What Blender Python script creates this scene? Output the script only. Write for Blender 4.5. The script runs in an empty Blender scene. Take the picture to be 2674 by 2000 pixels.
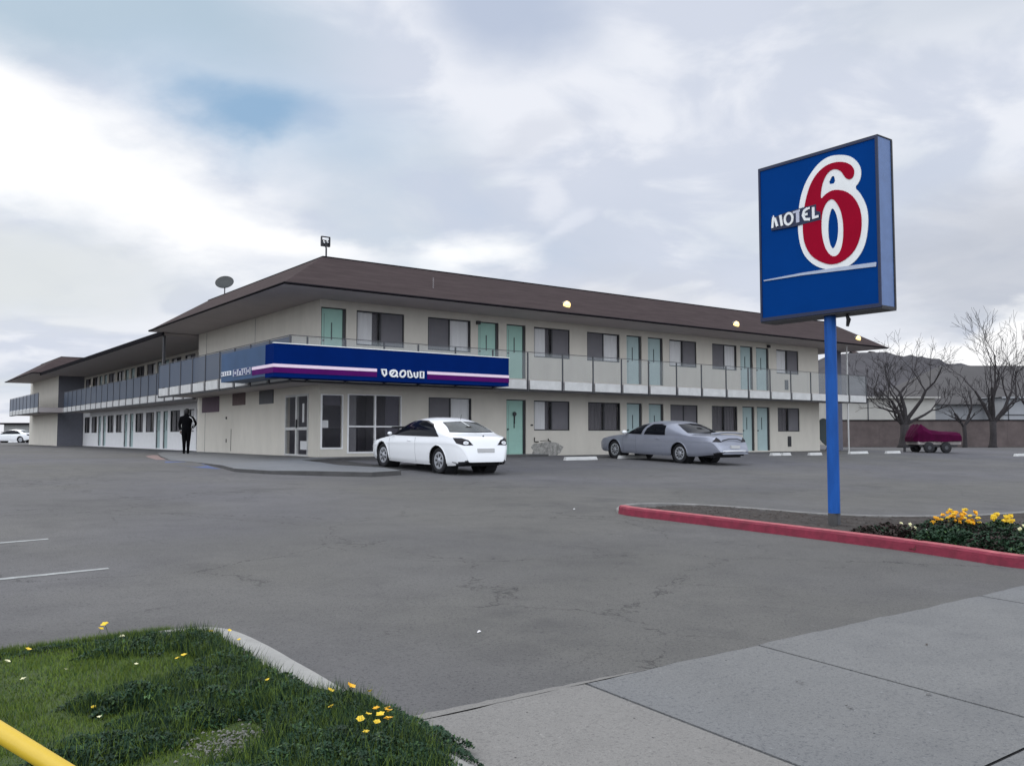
import bpy, bmesh, math, random
import numpy as np
from mathutils import Vector, Matrix
random.seed(7)
PI = math.pi
sc = bpy.context.scene
COL = sc.collection

# ------------------------------------------------------------------ frame of the site
# camera stands at (0,0,1.6); the motel's long front runs along +u, the wing recedes along +v
ANG = math.radians(36.65)
D1 = (math.cos(ANG), math.sin(ANG)); D2 = (-math.sin(ANG), math.cos(ANG))
CX, CY, ZB = -6.4673, 29.493, 0.86
def W(u, v, h=0.0):
    return Vector((CX + u*D1[0] + v*D2[0], CY + u*D1[1] + v*D2[1], ZB + h))
def G(v):
    return -0.06 - 0.031*max(0.0, min(26.0, -1.0 - v))

# ------------------------------------------------------------------ materials
def srgb(c):
    return tuple(((x/255.0)/12.92 if x <= 10 else (((x/255.0)+0.055)/1.055)**2.4) for x in c)
MATS = {}
def mat(name, col, rough=0.6, metal=0.0, noise=0.0, nscale=6.0, bump=0.0, bscale=60.0, spec=0.5,
        dark=None, coat=0.0, emit=None, estr=0.0, detail=6.0, stretch=(1, 1, 1)):
    if name in MATS: return MATS[name]
    m = bpy.data.materials.new(name); m.use_nodes = True
    nt = m.node_tree; b = nt.nodes['Principled BSDF']
    b.inputs['Base Color'].default_value = (*col, 1); b.inputs['Roughness'].default_value = rough
    b.inputs['Metallic'].default_value = metal; b.inputs['Specular IOR Level'].default_value = spec
    if coat: b.inputs['Coat Weight'].default_value = coat; b.inputs['Coat Roughness'].default_value = 0.06
    if emit:
        b.inputs['Emission Color'].default_value = (*emit, 1); b.inputs['Emission Strength'].default_value = estr
    tc = nt.nodes.new('ShaderNodeTexCoord'); mp = nt.nodes.new('ShaderNodeMapping')
    mp.inputs['Scale'].default_value = stretch
    nt.links.new(tc.outputs['Object'], mp.inputs[0])
    if noise:
        n = nt.nodes.new('ShaderNodeTexNoise'); n.inputs['Scale'].default_value = nscale
        n.inputs['Detail'].default_value = detail; n.inputs['Roughness'].default_value = 0.65
        nt.links.new(mp.outputs[0], n.inputs['Vector'])
        r = nt.nodes.new('ShaderNodeMapRange'); r.inputs[1].default_value = 0.3; r.inputs[2].default_value = 0.7
        nt.links.new(n.outputs['Fac'], r.inputs[0])
        mx = nt.nodes.new('ShaderNodeMix'); mx.data_type = 'RGBA'
        d = dark if dark else tuple(c*(1-noise) for c in col)
        l = tuple(min(1, c*(1+noise*0.5)) for c in col)
        mx.inputs[6].default_value = (*d, 1); mx.inputs[7].default_value = (*l, 1)
        nt.links.new(r.outputs[0], mx.inputs[0]); nt.links.new(mx.outputs[2], b.inputs['Base Color'])
    if bump:
        n2 = nt.nodes.new('ShaderNodeTexNoise'); n2.inputs['Scale'].default_value = bscale; n2.inputs['Detail'].default_value = 4
        nt.links.new(tc.outputs['Object'], n2.inputs['Vector'])
        bp = nt.nodes.new('ShaderNodeBump'); bp.inputs['Strength'].default_value = bump; bp.inputs['Distance'].default_value = 0.02
        nt.links.new(n2.outputs['Fac'], bp.inputs['Height']); nt.links.new(bp.outputs[0], b.inputs['Normal'])
    MATS[name] = m
    return m
def glassy(name, tint, fac, rough=0.05, edge=0.0):
    """tinted sheet: part see-through, part glossy coated; more opaque at grazing angles when edge>0"""
    if name in MATS: return MATS[name]
    m = bpy.data.materials.new(name); m.use_nodes = True
    nt = m.node_tree; b = nt.nodes['Principled BSDF']; out = nt.nodes['Material Output']
    b.inputs['Base Color'].default_value = (*tint, 1); b.inputs['Roughness'].default_value = rough
    t = nt.nodes.new('ShaderNodeBsdfTransparent'); mx = nt.nodes.new('ShaderNodeMixShader')
    if edge:
        lw = nt.nodes.new('ShaderNodeLayerWeight'); lw.inputs['Blend'].default_value = 0.5
        mr = nt.nodes.new('ShaderNodeMapRange'); mr.inputs[1].default_value = 0.25; mr.inputs[2].default_value = edge
        mr.inputs[3].default_value = fac; mr.inputs[4].default_value = 0.98
        nt.links.new(lw.outputs['Facing'], mr.inputs[0]); nt.links.new(mr.outputs[0], mx.inputs[0])
    else:
        mx.inputs[0].default_value = fac
    nt.links.new(t.outputs[0], mx.inputs[1]); nt.links.new(b.outputs[0], mx.inputs[2])
    nt.links.new(mx.outputs[0], out.inputs['Surface'])
    MATS[name] = m
    return m

M_wall = mat('stucco', (0.600, 0.568, 0.495), 0.9, noise=0.075, nscale=1.6, stretch=(1, 1, .35), bump=0.35, bscale=90, spec=0.2)
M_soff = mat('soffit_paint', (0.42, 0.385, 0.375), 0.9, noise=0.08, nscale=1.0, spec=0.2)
M_roof = mat('roof_felt', (0.060, 0.046, 0.045), 0.97, noise=0.22, nscale=2.2, stretch=(.4, .4, 5), bump=0.3, bscale=40, spec=0.04)
M_edge = mat('eave_trim', (0.012, 0.011, 0.013), 0.95, noise=0.2, spec=0.03)
M_blk = mat('black_metal', (0.014, 0.014, 0.017), 0.5, noise=0.2)
M_post = mat('grey_metal', (0.06, 0.062, 0.068), 0.5, noise=0.2)
M_white = mat('white_paint', (0.80, 0.80, 0.79), 0.6, noise=0.06, nscale=4, spec=0.3)
M_fasc = mat('fascia_paint', (0.52, 0.52, 0.50), 0.8, noise=0.14, nscale=3)
M_mint = mat('mint_paint', (0.30, 0.50, 0.42), 0.55, noise=0.07, nscale=3)
M_mint2 = mat('pale_mint_paint', (0.36, 0.47, 0.46), 0.55, noise=0.07, nscale=3)
M_screen = mat('insect_screen', (0.15, 0.145, 0.155), 0.9, noise=0.15, nscale=1.5)
M_curt = mat('net_curtain', (0.80, 0.80, 0.79), 0.9, noise=0.10, nscale=9, stretch=(1, 1, 0.08))
M_curtd = mat('drape', (0.14, 0.13, 0.14), 0.9, noise=0.3, nscale=9, stretch=(1, 1, 0.08))
M_dark = mat('dark_interior', (0.02, 0.02, 0.028), 0.9, noise=0.3, nscale=2)
M_pane = glassy('window_glass', (0.02, 0.022, 0.026), 0.14, 0.04)
M_rail = glassy('railing_glass', (0.30, 0.33, 0.33), 0.30, 0.35)
M_rail2 = glassy('railing_panel_blue', (0.040, 0.060, 0.095), 0.92, 0.5)
M_blue = mat('sign_blue', (0.0012, 0.0150, 0.110), 0.8, noise=0.12, nscale=1.2, spec=0.015)
M_blue2 = mat('pylon_blue', (0.0022, 0.042, 0.200), 0.75, noise=0.10, nscale=1.0, spec=0.015)
M_blue3 = mat('pole_blue', (0.012, 0.085, 0.33), 0.5, spec=0.15, noise=0.25, nscale=5, stretch=(1, 1, 0.3))
M_silverblue = mat('panel_edge_grey', (0.30, 0.33, 0.40), 0.4, noise=0.15, nscale=2)
M_red = mat('sign_red', (0.30, 0.0015, 0.020), 0.55, spec=0.05, noise=0.1, nscale=2)
M_wsign = mat('sign_white', (0.78, 0.79, 0.77), 0.5, noise=0.08, nscale=3)
M_pink = mat('stripe_pink', (0.78, 0.62, 0.72), 0.5, noise=0.05)
M_purp = mat('stripe_purple', (0.075, 0.004, 0.10), 0.6, spec=0.06, noise=0.2, nscale=1.5)
M_tyre = mat('tyre_rubber', (0.012, 0.012, 0.014), 0.85, noise=0.2)
M_rim = mat('wheel_silver', (0.42, 0.43, 0.45), 0.35, metal=0.6, noise=0.1)
M_carglass = mat('car_glass', (0.006, 0.007, 0.010), 0.08, spec=0.16)
M_rearglass = mat('rear_glass', (0.07, 0.075, 0.07), 0.08, spec=0.45, noise=.5, nscale=2.5)
M_under = mat('underbody', (0.01, 0.01, 0.012), 0.9, noise=0.2)
M_carw = mat('white_car_paint', (0.82, 0.83, 0.83), 0.28, coat=0.6, spec=0.5, noise=0.02, nscale=2)
M_cars = mat('silver_car_paint', (0.27, 0.285, 0.335), 0.30, metal=0.35, coat=0.6, noise=0.05, nscale=3)
M_lens = mat('tail_lens', (0.006, 0.004, 0.006), 0.2, spec=0.3)
M_lensw = mat('clear_lens', (0.65, 0.66, 0.66), 0.15, coat=0.5)
M_conc = mat('kerb_concrete', (0.29, 0.285, 0.265), 0.9, noise=0.18, nscale=5, bump=0.3)
M_conc2 = mat('weathered_concrete', (0.07, 0.068, 0.066), 0.9, noise=0.25, nscale=4, bump=0.3)
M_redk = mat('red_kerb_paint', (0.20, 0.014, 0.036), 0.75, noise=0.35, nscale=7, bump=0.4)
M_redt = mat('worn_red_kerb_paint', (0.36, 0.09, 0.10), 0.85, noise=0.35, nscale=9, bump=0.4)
M_block = mat('block_wall', (0.135, 0.108, 0.102), 0.95, noise=0.3, nscale=1.2, bump=0.3)
M_bark = mat('bark', (0.030, 0.026, 0.027), 0.95, noise=0.4, nscale=8, bump=0.6)
M_hill = mat('hill_scrub', (0.085, 0.082, 0.086), 1.0, noise=0.25, nscale=0.03, spec=0.0)
M_shed = mat('pale_render', (0.40, 0.39, 0.355), 0.9, noise=0.15, nscale=0.5)
M_shed2 = mat('grey_cladding', (0.29, 0.30, 0.31), 0.8, noise=0.15, nscale=0.5)
M_tarp = mat('magenta_tarp', (0.055, 0.001, 0.024), 0.7, spec=.08, noise=0.3, nscale=3, bump=0.6, bscale=5)
M_soil = mat('soil', (0.055, 0.046, 0.04), 1.0, noise=0.5, nscale=14, bump=1.0, bscale=70)
M_chip = mat('bark_chip', (0.07, 0.055, 0.045), 1.0, noise=0.5, nscale=9)
M_grass = mat('grass_blade', (0.120, 0.175, 0.028), 0.75, noise=0.45, nscale=2.2, spec=0.2)
M_turf = mat('turf_soil', (0.045, 0.070, 0.018), 1.0, noise=0.4, nscale=12)
M_leafd = mat('dark_leaf', (0.016, 0.045, 0.020), 0.65, noise=0.55, nscale=5, spec=0.25)
M_leafm = mat('mid_leaf', (0.045, 0.095, 0.025), 0.6, noise=0.5, nscale=5, spec=0.25)
M_yel = mat('yellow_petal', (0.78, 0.55, 0.03), 0.6, noise=0.15, nscale=30)
M_yel2 = mat('golden_petal', (0.80, 0.42, 0.01), 0.6, noise=0.15, nscale=30)
M_pale = mat('pale_petal', (0.75, 0.72, 0.45), 0.6, noise=0.1)
M_pipe = mat('yellow_paint', (0.62, 0.42, 0.035), 0.38, noise=0.15, nscale=4)
M_cloth = mat('black_cloth', (0.003, 0.003, 0.004), 0.95, noise=0.2, spec=0.1)
M_skin = mat('skin', (0.14, 0.075, 0.05), 0.6, noise=0.05)
M_hair = mat('black_hair', (0.008, 0.007, 0.007), 0.7, noise=0.2)
M_bluep = mat('blue_road_paint', (0.045, 0.075, 0.19), 0.85, noise=0.4, nscale=6)
M_pinkp = mat('faded_red_paint', (0.24, 0.16, 0.145), 0.9, noise=0.4, nscale=4)
M_line = mat('faded_white_paint', (0.30, 0.31, 0.30), 0.9, noise=0.3, nscale=9)
M_lamp = mat('lit_lamp', (1, .8, .4), 0.4, emit=(1.0, 0.66, 0.20), estr=1.5)
M_litter = mat('litter_white', (0.75, 0.75, 0.75), 0.8, noise=0.1)
M_green = mat('dark_green_board', (0.02, 0.035, 0.035), 0.7, noise=0.2)
M_brown = mat('brown_grille', (0.14, 0.10, 0.095), 0.8, noise=0.2)

def ground_mat(name, base, light, spec_dark, cracks=True, bs=1.0, agg=180.0, tintw=(1, 1, 1), tintc=(1, 1, 1), slab=False):
    m = bpy.data.materials.new(name); m.use_nodes = True
    nt = m.node_tree; N = nt.nodes; L = nt.links; b = N['Principled BSDF']
    b.inputs['Roughness'].default_value = 0.88; b.inputs['Specular IOR Level'].default_value = 0.25
    tc = N.new('ShaderNodeTexCoord')
    def noise(s, d=5, r=0.6, src=None):
        n = N.new('ShaderNodeTexNoise'); n.inputs['Scale'].default_value = s; n.inputs['Detail'].default_value = d
        n.inputs['Roughness'].default_value = r
        L.new(src if src else tc.outputs['Object'], n.inputs['Vector']); return n
    def rng(src, a, c, lo=0., hi=1.):
        r = N.new('ShaderNodeMapRange'); r.inputs[1].default_value = a; r.inputs[2].default_value = c
        r.inputs[3].default_value = lo; r.inputs[4].default_value = hi; L.new(src, r.inputs[0]); return r.outputs[0]
    def mix(f, A, B, mode='MIX'):
        x = N.new('ShaderNodeMix'); x.data_type = 'RGBA'; x.blend_type = mode
        if isinstance(f, float): x.inputs[0].default_value = f
        else: L.new(f, x.inputs[0])
        for i, c in ((6, A), (7, B)):
            if isinstance(c, tuple): x.inputs[i].default_value = (*c, 1)
            else: L.new(c, x.inputs[i])
        return x.outputs[2]
    n1 = noise(0.22 * bs, 6); n2 = noise(1.7 * bs, 7, 0.7); n3 = noise(agg, 2, 0.5); n4 = noise(26, 5, 0.75)
    c = mix(rng(n1.outputs['Fac'], 0.35, 0.68), base, light)
    nt2 = noise(0.09 * bs, 3); c = mix(rng(nt2.outputs['Fac'], 0.4, 0.62), mix(1.0, c, tintw, 'MULTIPLY'), mix(1.0, c, tintc, 'MULTIPLY'))
    c = mix(rng(n2.outputs['Fac'], 0.45, 0.75, 0, 0.30), c, spec_dark)
    c = mix(rng(n3.outputs['Fac'], 0.30, 0.72, 0.0, 0.42), c, spec_dark)
    c = mix(rng(n4.outputs['Fac'], 0.60, 0.72, 0.0, 0.45), c, tuple(min(1, x*1.5) for x in light))
    n5 = noise(48, 3, 0.75); c = mix(rng(n5.outputs['Fac'], 0.47, 0.30, 0.0, 0.9), c, spec_dark)
    n6 = noise(0.55 * bs, 5, 0.65); c = mix(rng(n6.outputs['Fac'], 0.56, 0.70, 0.0, 0.35), c, spec_dark)
    # scattered dark specks and pits
    v = N.new('ShaderNodeTexVoronoi'); v.inputs['Scale'].default_value = 7.0; L.new(tc.outputs['Object'], v.inputs['Vector'])
    lowd = rng(v.outputs['Distance'], 0.03, 0.055, 1.0, 0.0)
    gate = N.new('ShaderNodeMath'); gate.operation = 'GREATER_THAN'; gate.inputs[1].default_value = 0.72
    sp = N.new('ShaderNodeSeparateColor'); L.new(v.outputs['Color'], sp.inputs[0]); L.new(sp.outputs[0], gate.inputs[0])
    g2 = N.new('ShaderNodeMath'); g2.operation = 'MULTIPLY'; L.new(lowd, g2.inputs[0]); L.new(gate.outputs[0], g2.inputs[1])
    c = mix(g2.outputs[0], c, tuple(x*0.25 for x in spec_dark))
    hgt = n3.outputs['Fac']
    if cracks:
        w = noise(1.3, 6, 0.7); wv = N.new('ShaderNodeVectorMath'); wv.operation = 'SCALE'; wv.inputs[3].default_value = 0.9
        L.new(w.outputs['Color'], wv.inputs[0]); ad = N.new('ShaderNodeVectorMath'); ad.operation = 'ADD'
        L.new(tc.outputs['Object'], ad.inputs[0]); L.new(wv.outputs[0], ad.inputs[1])
        for scl, wid, lo, hi, seed in ((0.26, 0.0042, 0.40, 0.50, 0.31), (1.1, 0.014, 0.54, 0.64, 0.5)):
            vc = N.new('ShaderNodeTexVoronoi'); vc.feature = 'DISTANCE_TO_EDGE'; vc.inputs['Scale'].default_value = scl
            L.new(ad.outputs[0], vc.inputs['Vector'])
            line = rng(vc.outputs['Distance'], wid*0.3, wid, 1.0, 0.0)
            gm = noise(seed, 4, 0.6); ga = rng(gm.outputs['Fac'], lo, hi)
            gm2 = noise(5.0, 3, 0.6); gb = rng(gm2.outputs['Fac'], 0.38, 0.5)
            mm = N.new('ShaderNodeMath'); mm.operation = 'MULTIPLY'; L.new(line, mm.inputs[0]); L.new(ga, mm.inputs[1])
            m3 = N.new('ShaderNodeMath'); m3.operation = 'MULTIPLY'; L.new(mm.outputs[0], m3.inputs[0]); L.new(gb, m3.inputs[1])
            m2 = N.new('ShaderNodeMath'); m2.operation = 'MULTIPLY'; L.new(m3.outputs[0], m2.inputs[0]); m2.inputs[1].default_value = 0.55
            c = mix(m2.outputs[0], c, tuple(x*0.3 for x in spec_dark))
    L.new(c, b.inputs['Base Color'])
    bp = N.new('ShaderNodeBump'); bp.inputs['Strength'].default_value = 0.5; bp.inputs['Distance'].default_value = 0.012
    L.new(hgt, bp.inputs['Height']); L.new(bp.outputs[0], b.inputs['Normal'])
    MATS[name] = m
    return m
M_asph = ground_mat('asphalt', (0.111, 0.109, 0.106), (0.148, 0.145, 0.142), (0.043, 0.042, 0.045), tintw=(1.01, 1.0, 0.93), tintc=(0.97, 0.97, 1.05))
M_walk = ground_mat('pavement_concrete', (0.163, 0.168, 0.171), (0.196, 0.201, 0.202), (0.075, 0.077, 0.082), cracks=False, agg=120, tintw=(1.03, 1, 0.95), tintc=(0.96, 0.985, 1.03))
M_walkw = ground_mat('pavement_warm', (0.205, 0.198, 0.184), (0.238, 0.229, 0.211), (0.11, 0.105, 0.10), cracks=False, agg=120)

# ------------------------------------------------------------------ mesh helpers
class MB:
    def __init__(s): s.v = []; s.f = []; s.m = []; s.mi = 0
    def quad(s, a, b, c, d):
        n = len(s.v); s.v += [a, b, c, d]; s.f.append((n, n+1, n+2, n+3)); s.m.append(s.mi)
    def poly(s, pts):
        n = len(s.v); s.v += list(pts); s.f.append(tuple(range(n, n+len(pts)))); s.m.append(s.mi)
    def box(s, x0, x1, y0, y1, z0, z1):
        n = len(s.v)
        s.v += [(x0, y0, z0), (x1, y0, z0), (x1, y1, z0), (x0, y1, z0), (x0, y0, z1), (x1, y0, z1), (x1, y1, z1), (x0, y1, z1)]
        for q in ((0, 3, 2, 1), (4, 5, 6, 7), (0, 1, 5, 4), (1, 2, 6, 5), (2, 3, 7, 6), (3, 0, 4, 7)):
            s.f.append(tuple(n+i for i in q)); s.m.append(s.mi)
        return s
    def tube(s, pts, radii, n=6, cap=True):
        rings = []
        P = [Vector(p) for p in pts]
        up = Vector((0, 0, 1)); prev = None
        for i, p in enumerate(P):
            d = (P[min(i+1, len(P)-1)] - P[max(i-1, 0)])
            if d.length < 1e-9: d = Vector((0, 0, 1))
            d.normalize()
            if prev is None:
                a = d.cross(up)
                if a.length < 1e-3: a = d.cross(Vector((1, 0, 0)))
                a.normalize()
            else:
                a = prev - d*prev.dot(d)
                if a.length < 1e-6: a = d.orthogonal()
                a.normalize()
            prev = a; b = d.cross(a)
            r = radii[i] if isinstance(radii, (list, tuple)) else radii
            base = len(s.v)
            for k in range(n):
                t = 2*PI*k/n; q = p + a*(r*math.cos(t)) + b*(r*math.sin(t)); s.v.append(tuple(q))
            rings.append(base)
        for i in range(len(rings)-1):
            for k in range(n):
                s.f.append((rings[i]+k, rings[i]+(k+1) % n, rings[i+1]+(k+1) % n, rings[i+1]+k)); s.m.append(s.mi)
        if cap:
            s.f.append(tuple(rings[0]+k for k in reversed(range(n)))); s.m.append(s.mi)
            s.f.append(tuple(rings[-1]+k for k in range(n))); s.m.append(s.mi)
        return s
    def lathe(s, prof, n=24, axis='z', c=(0, 0, 0)):
        base = len(s.v)
        for (r, z) in prof:
            for k in range(n):
                t = 2*PI*k/n; x, y = r*math.cos(t), r*math.sin(t)
                p = (x, y, z) if axis == 'z' else ((x, z, y) if axis == 'y' else (z, x, y))
                s.v.append((p[0]+c[0], p[1]+c[1], p[2]+c[2]))
        for i in range(len(prof)-1):
            for k in range(n):
                s.f.append((base+i*n+k, base+i*n+(k+1) % n, base+(i+1)*n+(k+1) % n, base+(i+1)*n+k)); s.m.append(s.mi)
        return s
    def mesh(s, name, mats, smooth=False, recalc=False):
        me = bpy.data.meshes.new(name); me.from_pydata([tuple(p) for p in s.v], [], s.f); me.update()
        for m in (mats if isinstance(mats, (list, tuple)) else [mats]): me.materials.append(m)
        if any(s.m): me.polygons.foreach_set('material_index', s.m)
        if recalc:
            bm = bmesh.new(); bm.from_mesh(me); bmesh.ops.remove_doubles(bm, verts=bm.verts, dist=1e-5)
            bmesh.ops.recalc_face_normals(bm, faces=bm.faces); bm.to_mesh(me); bm.free()
        if smooth: me.polygons.foreach_set('use_smooth', [True]*len(me.polygons))
        return me
    def build(s, name, mats, parent=None, smooth=False, loc=None, rot=None, bevel=0.0, recalc=False, **kw):
        return link(name, s.mesh(name, mats, smooth, recalc), parent, loc, rot, bevel, **kw)
def link(name, me, parent=None, loc=None, rot=None, bevel=0.0, **kw):
    o = bpy.data.objects.new(name, me); COL.objects.link(o)
    if parent: o.parent = parent
    if loc is not None: o.location = loc
    if rot is not None: o.rotation_euler = rot if isinstance(rot, (tuple, list)) else (0, 0, rot)
    if bevel:
        md = o.modifiers.new('bevel', 'BEVEL'); md.width = bevel; md.segments = 2; md.limit_method = 'ANGLE'
    for k, v in kw.items(): o[k] = v
    return o
def thing(name, label, cat, loc=(0, 0, 0), rot=0.0, group=None):
    o = bpy.data.objects.new(name, None); COL.objects.link(o); o.empty_display_size = 0.2
    o.location = loc; o.rotation_euler = rot if isinstance(rot, (tuple, list)) else (0, 0, rot)
    o['label'] = label; o['category'] = cat
    if group: o['group'] = group
    return o
def site(name, label, cat, u, v, h, rot=0.0, group=None): return thing(name, label, cat, W(u, v, h), ANG+rot, group)
def copy_tree(o, parent=None):
    c = o.copy(); COL.objects.link(c)
    if parent: c.parent = parent
    for ch in o.children: copy_tree(ch, c)
    return c
def structure(name, mb, mats, smooth=False, recalc=False):
    return mb.build(name, mats, loc=W(0, 0, 0), rot=ANG, smooth=smooth, recalc=recalc, kind='structure')

# ------------------------------------------------------------------ camera, world, sun
cam = bpy.data.cameras.new('camera'); co = bpy.data.objects.new('camera', cam); COL.objects.link(co)
co.location = (0, 0, 1.6); co.rotation_euler = (math.radians(90) + math.atan(137/2300.), 0, 0)
cam.sensor_fit = 'HORIZONTAL'; cam.sensor_width = 36; cam.lens = 2300/2674*36; cam.clip_start = 0.05; cam.clip_end = 5000
sc.camera = co
sc.view_settings.view_transform = 'Standard'; sc.view_settings.look = 'None'; sc.view_settings.gamma = 1; sc.view_settings.exposure = 0
SUN_AZ, SUN_EL = math.radians(-38), math.radians(38)      # measured from +Y towards +X
def build_world():
    w = bpy.data.worlds.new('World'); sc.world = w; w.use_nodes = True
    nt = w.node_tree; N = nt.nodes; L = nt.links; bg = N['Background']
    bg.inputs['Strength'].default_value = 0.1
    sky = N.new('ShaderNodeTexSky'); sky.sky_type = 'NISHITA'; sky.sun_disc = False
    sky.sun_elevation = SUN_EL; sky.sun_rotation = SUN_AZ
    tc = N.new('ShaderNodeTexCoord'); sep = N.new('ShaderNodeSeparateXYZ'); L.new(tc.outputs['Generated'], sep.inputs[0])
    def M(op, a, b=None, c=None):
        n = N.new('ShaderNodeMath'); n.operation = op
        for i, x in enumerate((a, b, c)):
            if x is None: continue
            if isinstance(x, (int, float)): n.inputs[i].default_value = x
            else: L.new(x, n.inputs[i])
        return n.outputs[0]
    def mix(f, A, B, mode='MIX'):
        x = N.new('ShaderNodeMix'); x.data_type = 'RGBA'; x.blend_type = mode
        if isinstance(f, float): x.inputs[0].default_value = f
        else: L.new(f, x.inputs[0])
        for i, c in ((6, A), (7, B)):
            if isinstance(c, tuple): x.inputs[i].default_value = (*c, 1)
            else: L.new(c, x.inputs[i])
        return x.outputs[2]
    def rng(src, a, c, lo=0., hi=1., smooth=True):
        r = N.new('ShaderNodeMapRange'); r.inputs[1].default_value = a; r.inputs[2].default_value = c
        r.inputs[3].default_value = lo; r.inputs[4].default_value = hi
        if smooth: r.interpolation_type = 'SMOOTHSTEP'
        L.new(src, r.inputs[0]); return r.outputs[0]
    az = M('ARCTAN2', sep.outputs[0], sep.outputs[1]); el = M('ARCSINE', sep.outputs[2])
    # cloud-layer coordinates (a flat deck overhead)
    zz = M('ADD', M('MAXIMUM', sep.outputs[2], 0.0), 0.22)
    cxx = M('DIVIDE', sep.outputs[0], zz); cyy = M('DIVIDE', sep.outputs[1], zz)
    cb = N.new('ShaderNodeCombineXYZ'); L.new(cxx, cb.inputs[0]); L.new(cyy, cb.inputs[1]); cb.inputs[2].default_value = 3.7
    def noise(s, d, r, dist=0.0, off=0.0):
        mp = N.new('ShaderNodeMapping'); mp.inputs['Location'].default_value = (off, off*1.7, off*0.3); L.new(cb.outputs[0], mp.inputs[0])
        n = N.new('ShaderNodeTexNoise'); n.inputs['Scale'].default_value = s; n.inputs['Detail'].default_value = d
        n.inputs['Roughness'].default_value = r; n.inputs['Distortion'].default_value = dist; L.new(mp.outputs[0], n.inputs['Vector']); return n.outputs['Fac']
    nA = noise(1.1, 6, 0.5, 0.35); nB = noise(2.6, 8, 0.52, 0.4, 5.0); nC = noise(3.6, 6, 0.55, 0.2, 9.0); nD = noise(3.6, 6, 0.55, 0.2, 17.0)
    waz = M('MULTIPLY_ADD', M('SUBTRACT', nC, 0.5), 0.13, az); wel = M('MULTIPLY_ADD', M('SUBTRACT', nD, 0.5), 0.08, el)
    def blob(a0, e0, ra, re, tilt=0.0, soft=1.0, core=0.15):
        dx = M('SUBTRACT', waz, a0); dy = M('SUBTRACT', wel, e0)
        c, s = math.cos(tilt), math.sin(tilt)
        X = M('ADD', M('MULTIPLY', dx, c), M('MULTIPLY', dy, s)); Y = M('SUBTRACT', M('MULTIPLY', dy, c), M('MULTIPLY', dx, s))
        q = M('ADD', M('POWER', M('ABSOLUTE', M('DIVIDE', X, ra)), 2.0), M('POWER', M('ABSOLUTE', M('DIVIDE', Y, re)), 2.0))
        return rng(M('SQRT', q), core, 1.0, soft, 0.0)
    base = srgb((223, 227, 238)); c = mix(rng(nA, 0.34, 0.56), srgb((208, 217, 229)), srgb((238, 241, 249)))
    c = mix(rng(nB, 0.45, 0.60, 0.0, 0.75), c, srgb((203, 211, 228)))
    for (a0, e0, ra, re, tl, s, core, colr) in (
        (-0.47, 0.430, 0.36, 0.100, 0.0, 0.92, 0.35, (178, 199, 216)),     # blue grey veil upper left
        (-0.27, 0.345, 0.26, 0.090, -0.1, 0.75, 0.2, (188, 207, 227)),
        (-0.30, 0.345, 0.12, 0.045, 0.0, 0.92, 0.2, (143, 178, 211)),    # blue gap
        (-0.21, 0.345, 0.05, 0.030, 0.2, 0.45, 0.1, (165, 188, 217)),
        (0.0, 0.455, 0.17, 0.080, 0.0, 0.9, 0.2, (183, 195, 217)),         # lilac patch at the top
        (0.50, 0.44, 0.26, 0.10, 0.0, 0.70, 0.2, (200, 209, 222)),
        (0.52, 0.17, 0.22, 0.10, 0.0, 0.75, 0.3, (192, 197, 208)),         # grey right
        (0.10, 0.14, 0.20, 0.06, 0.0, 0.60, 0.2, (208, 211, 219)),
        (0.03, 0.33, 0.10, 0.03, 0.3, 0.45, 0.2, (204, 210, 224)),
        (-0.60, 0.16, 0.34, 0.075, 0.0, 0.85, 0.3, (225, 229, 230)),
        (-0.42, 0.258, 0.36, 0.075, -0.36, 0.95, 0.2, (255, 255, 255)),   # bright bank low left
        (-0.58, 0.300, 0.20, 0.085, -0.2, 1.0, 0.3, (255, 255, 255)),
        (-0.25, 0.205, 0.14, 0.030, -0.10, 0.80, 0.3, (252, 252, 253)),
        (-0.06, 0.203, 0.11, 0.042, 0.1, 0.95, 0.15, (255, 255, 255)),
        (0.03, 0.265, 0.035, 0.035, 0.5, 0.5, 0.2, (244, 246, 253)),
        (0.06, 0.235, 0.05, 0.02, 0.5, 0.45, 0.2, (240, 243, 252)),
        (0.56, 0.095, 0.12, 0.050, 0.3, 1.0, 0.4, (255, 255, 255)),
        (0.46, 0.075, 0.16, 0.035, 0.0, 0.95, 0.3, (253, 253, 254)),
        (0.22, 0.120, 0.16, 0.030, -0.1, 0.8, 0.3, (244, 245, 247))):
        cl = tuple(x*1.08 for x in srgb(colr)) if colr[0] > 250 else srgb(colr)
        c = mix(blob(a0, e0, ra, re, tl, s, core), c, cl)
    c10 = mix(1.0, c, (10.0, 10.0, 10.0), 'MULTIPLY')
    thin = rng(nA, 0.28, 0.40, 0.75, 0.98)
    fin = mix(thin, sky.outputs[0], c10)
    low = rng(el, -0.05, 0.0, 0.0, 1.0)
    fin = mix(low, (1.6, 1.6, 1.65), fin)
    back = rng(M('MULTIPLY', sep.outputs[1], -1.0), -0.35, 0.55, 1.0, 2.3); zen = rng(sep.outputs[2], 0.55, 0.95, 1.0, 1.5)  # unseen sky behind the camera and overhead made brighter to light the facade
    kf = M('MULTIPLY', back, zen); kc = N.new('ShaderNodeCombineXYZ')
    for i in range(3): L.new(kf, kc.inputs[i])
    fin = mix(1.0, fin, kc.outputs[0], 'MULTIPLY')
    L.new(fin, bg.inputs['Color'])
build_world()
sl = bpy.data.lights.new('sun', 'SUN'); so = bpy.data.objects.new('sun', sl); COL.objects.link(so)
sl.energy = 1.0; sl.angle = math.radians(20); sl.color = (1.0, 0.95, 0.88)
so.rotation_euler = (math.radians(90) - SUN_EL, 0, -SUN_AZ + PI)
so.location = (0, 0, 30)

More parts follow.
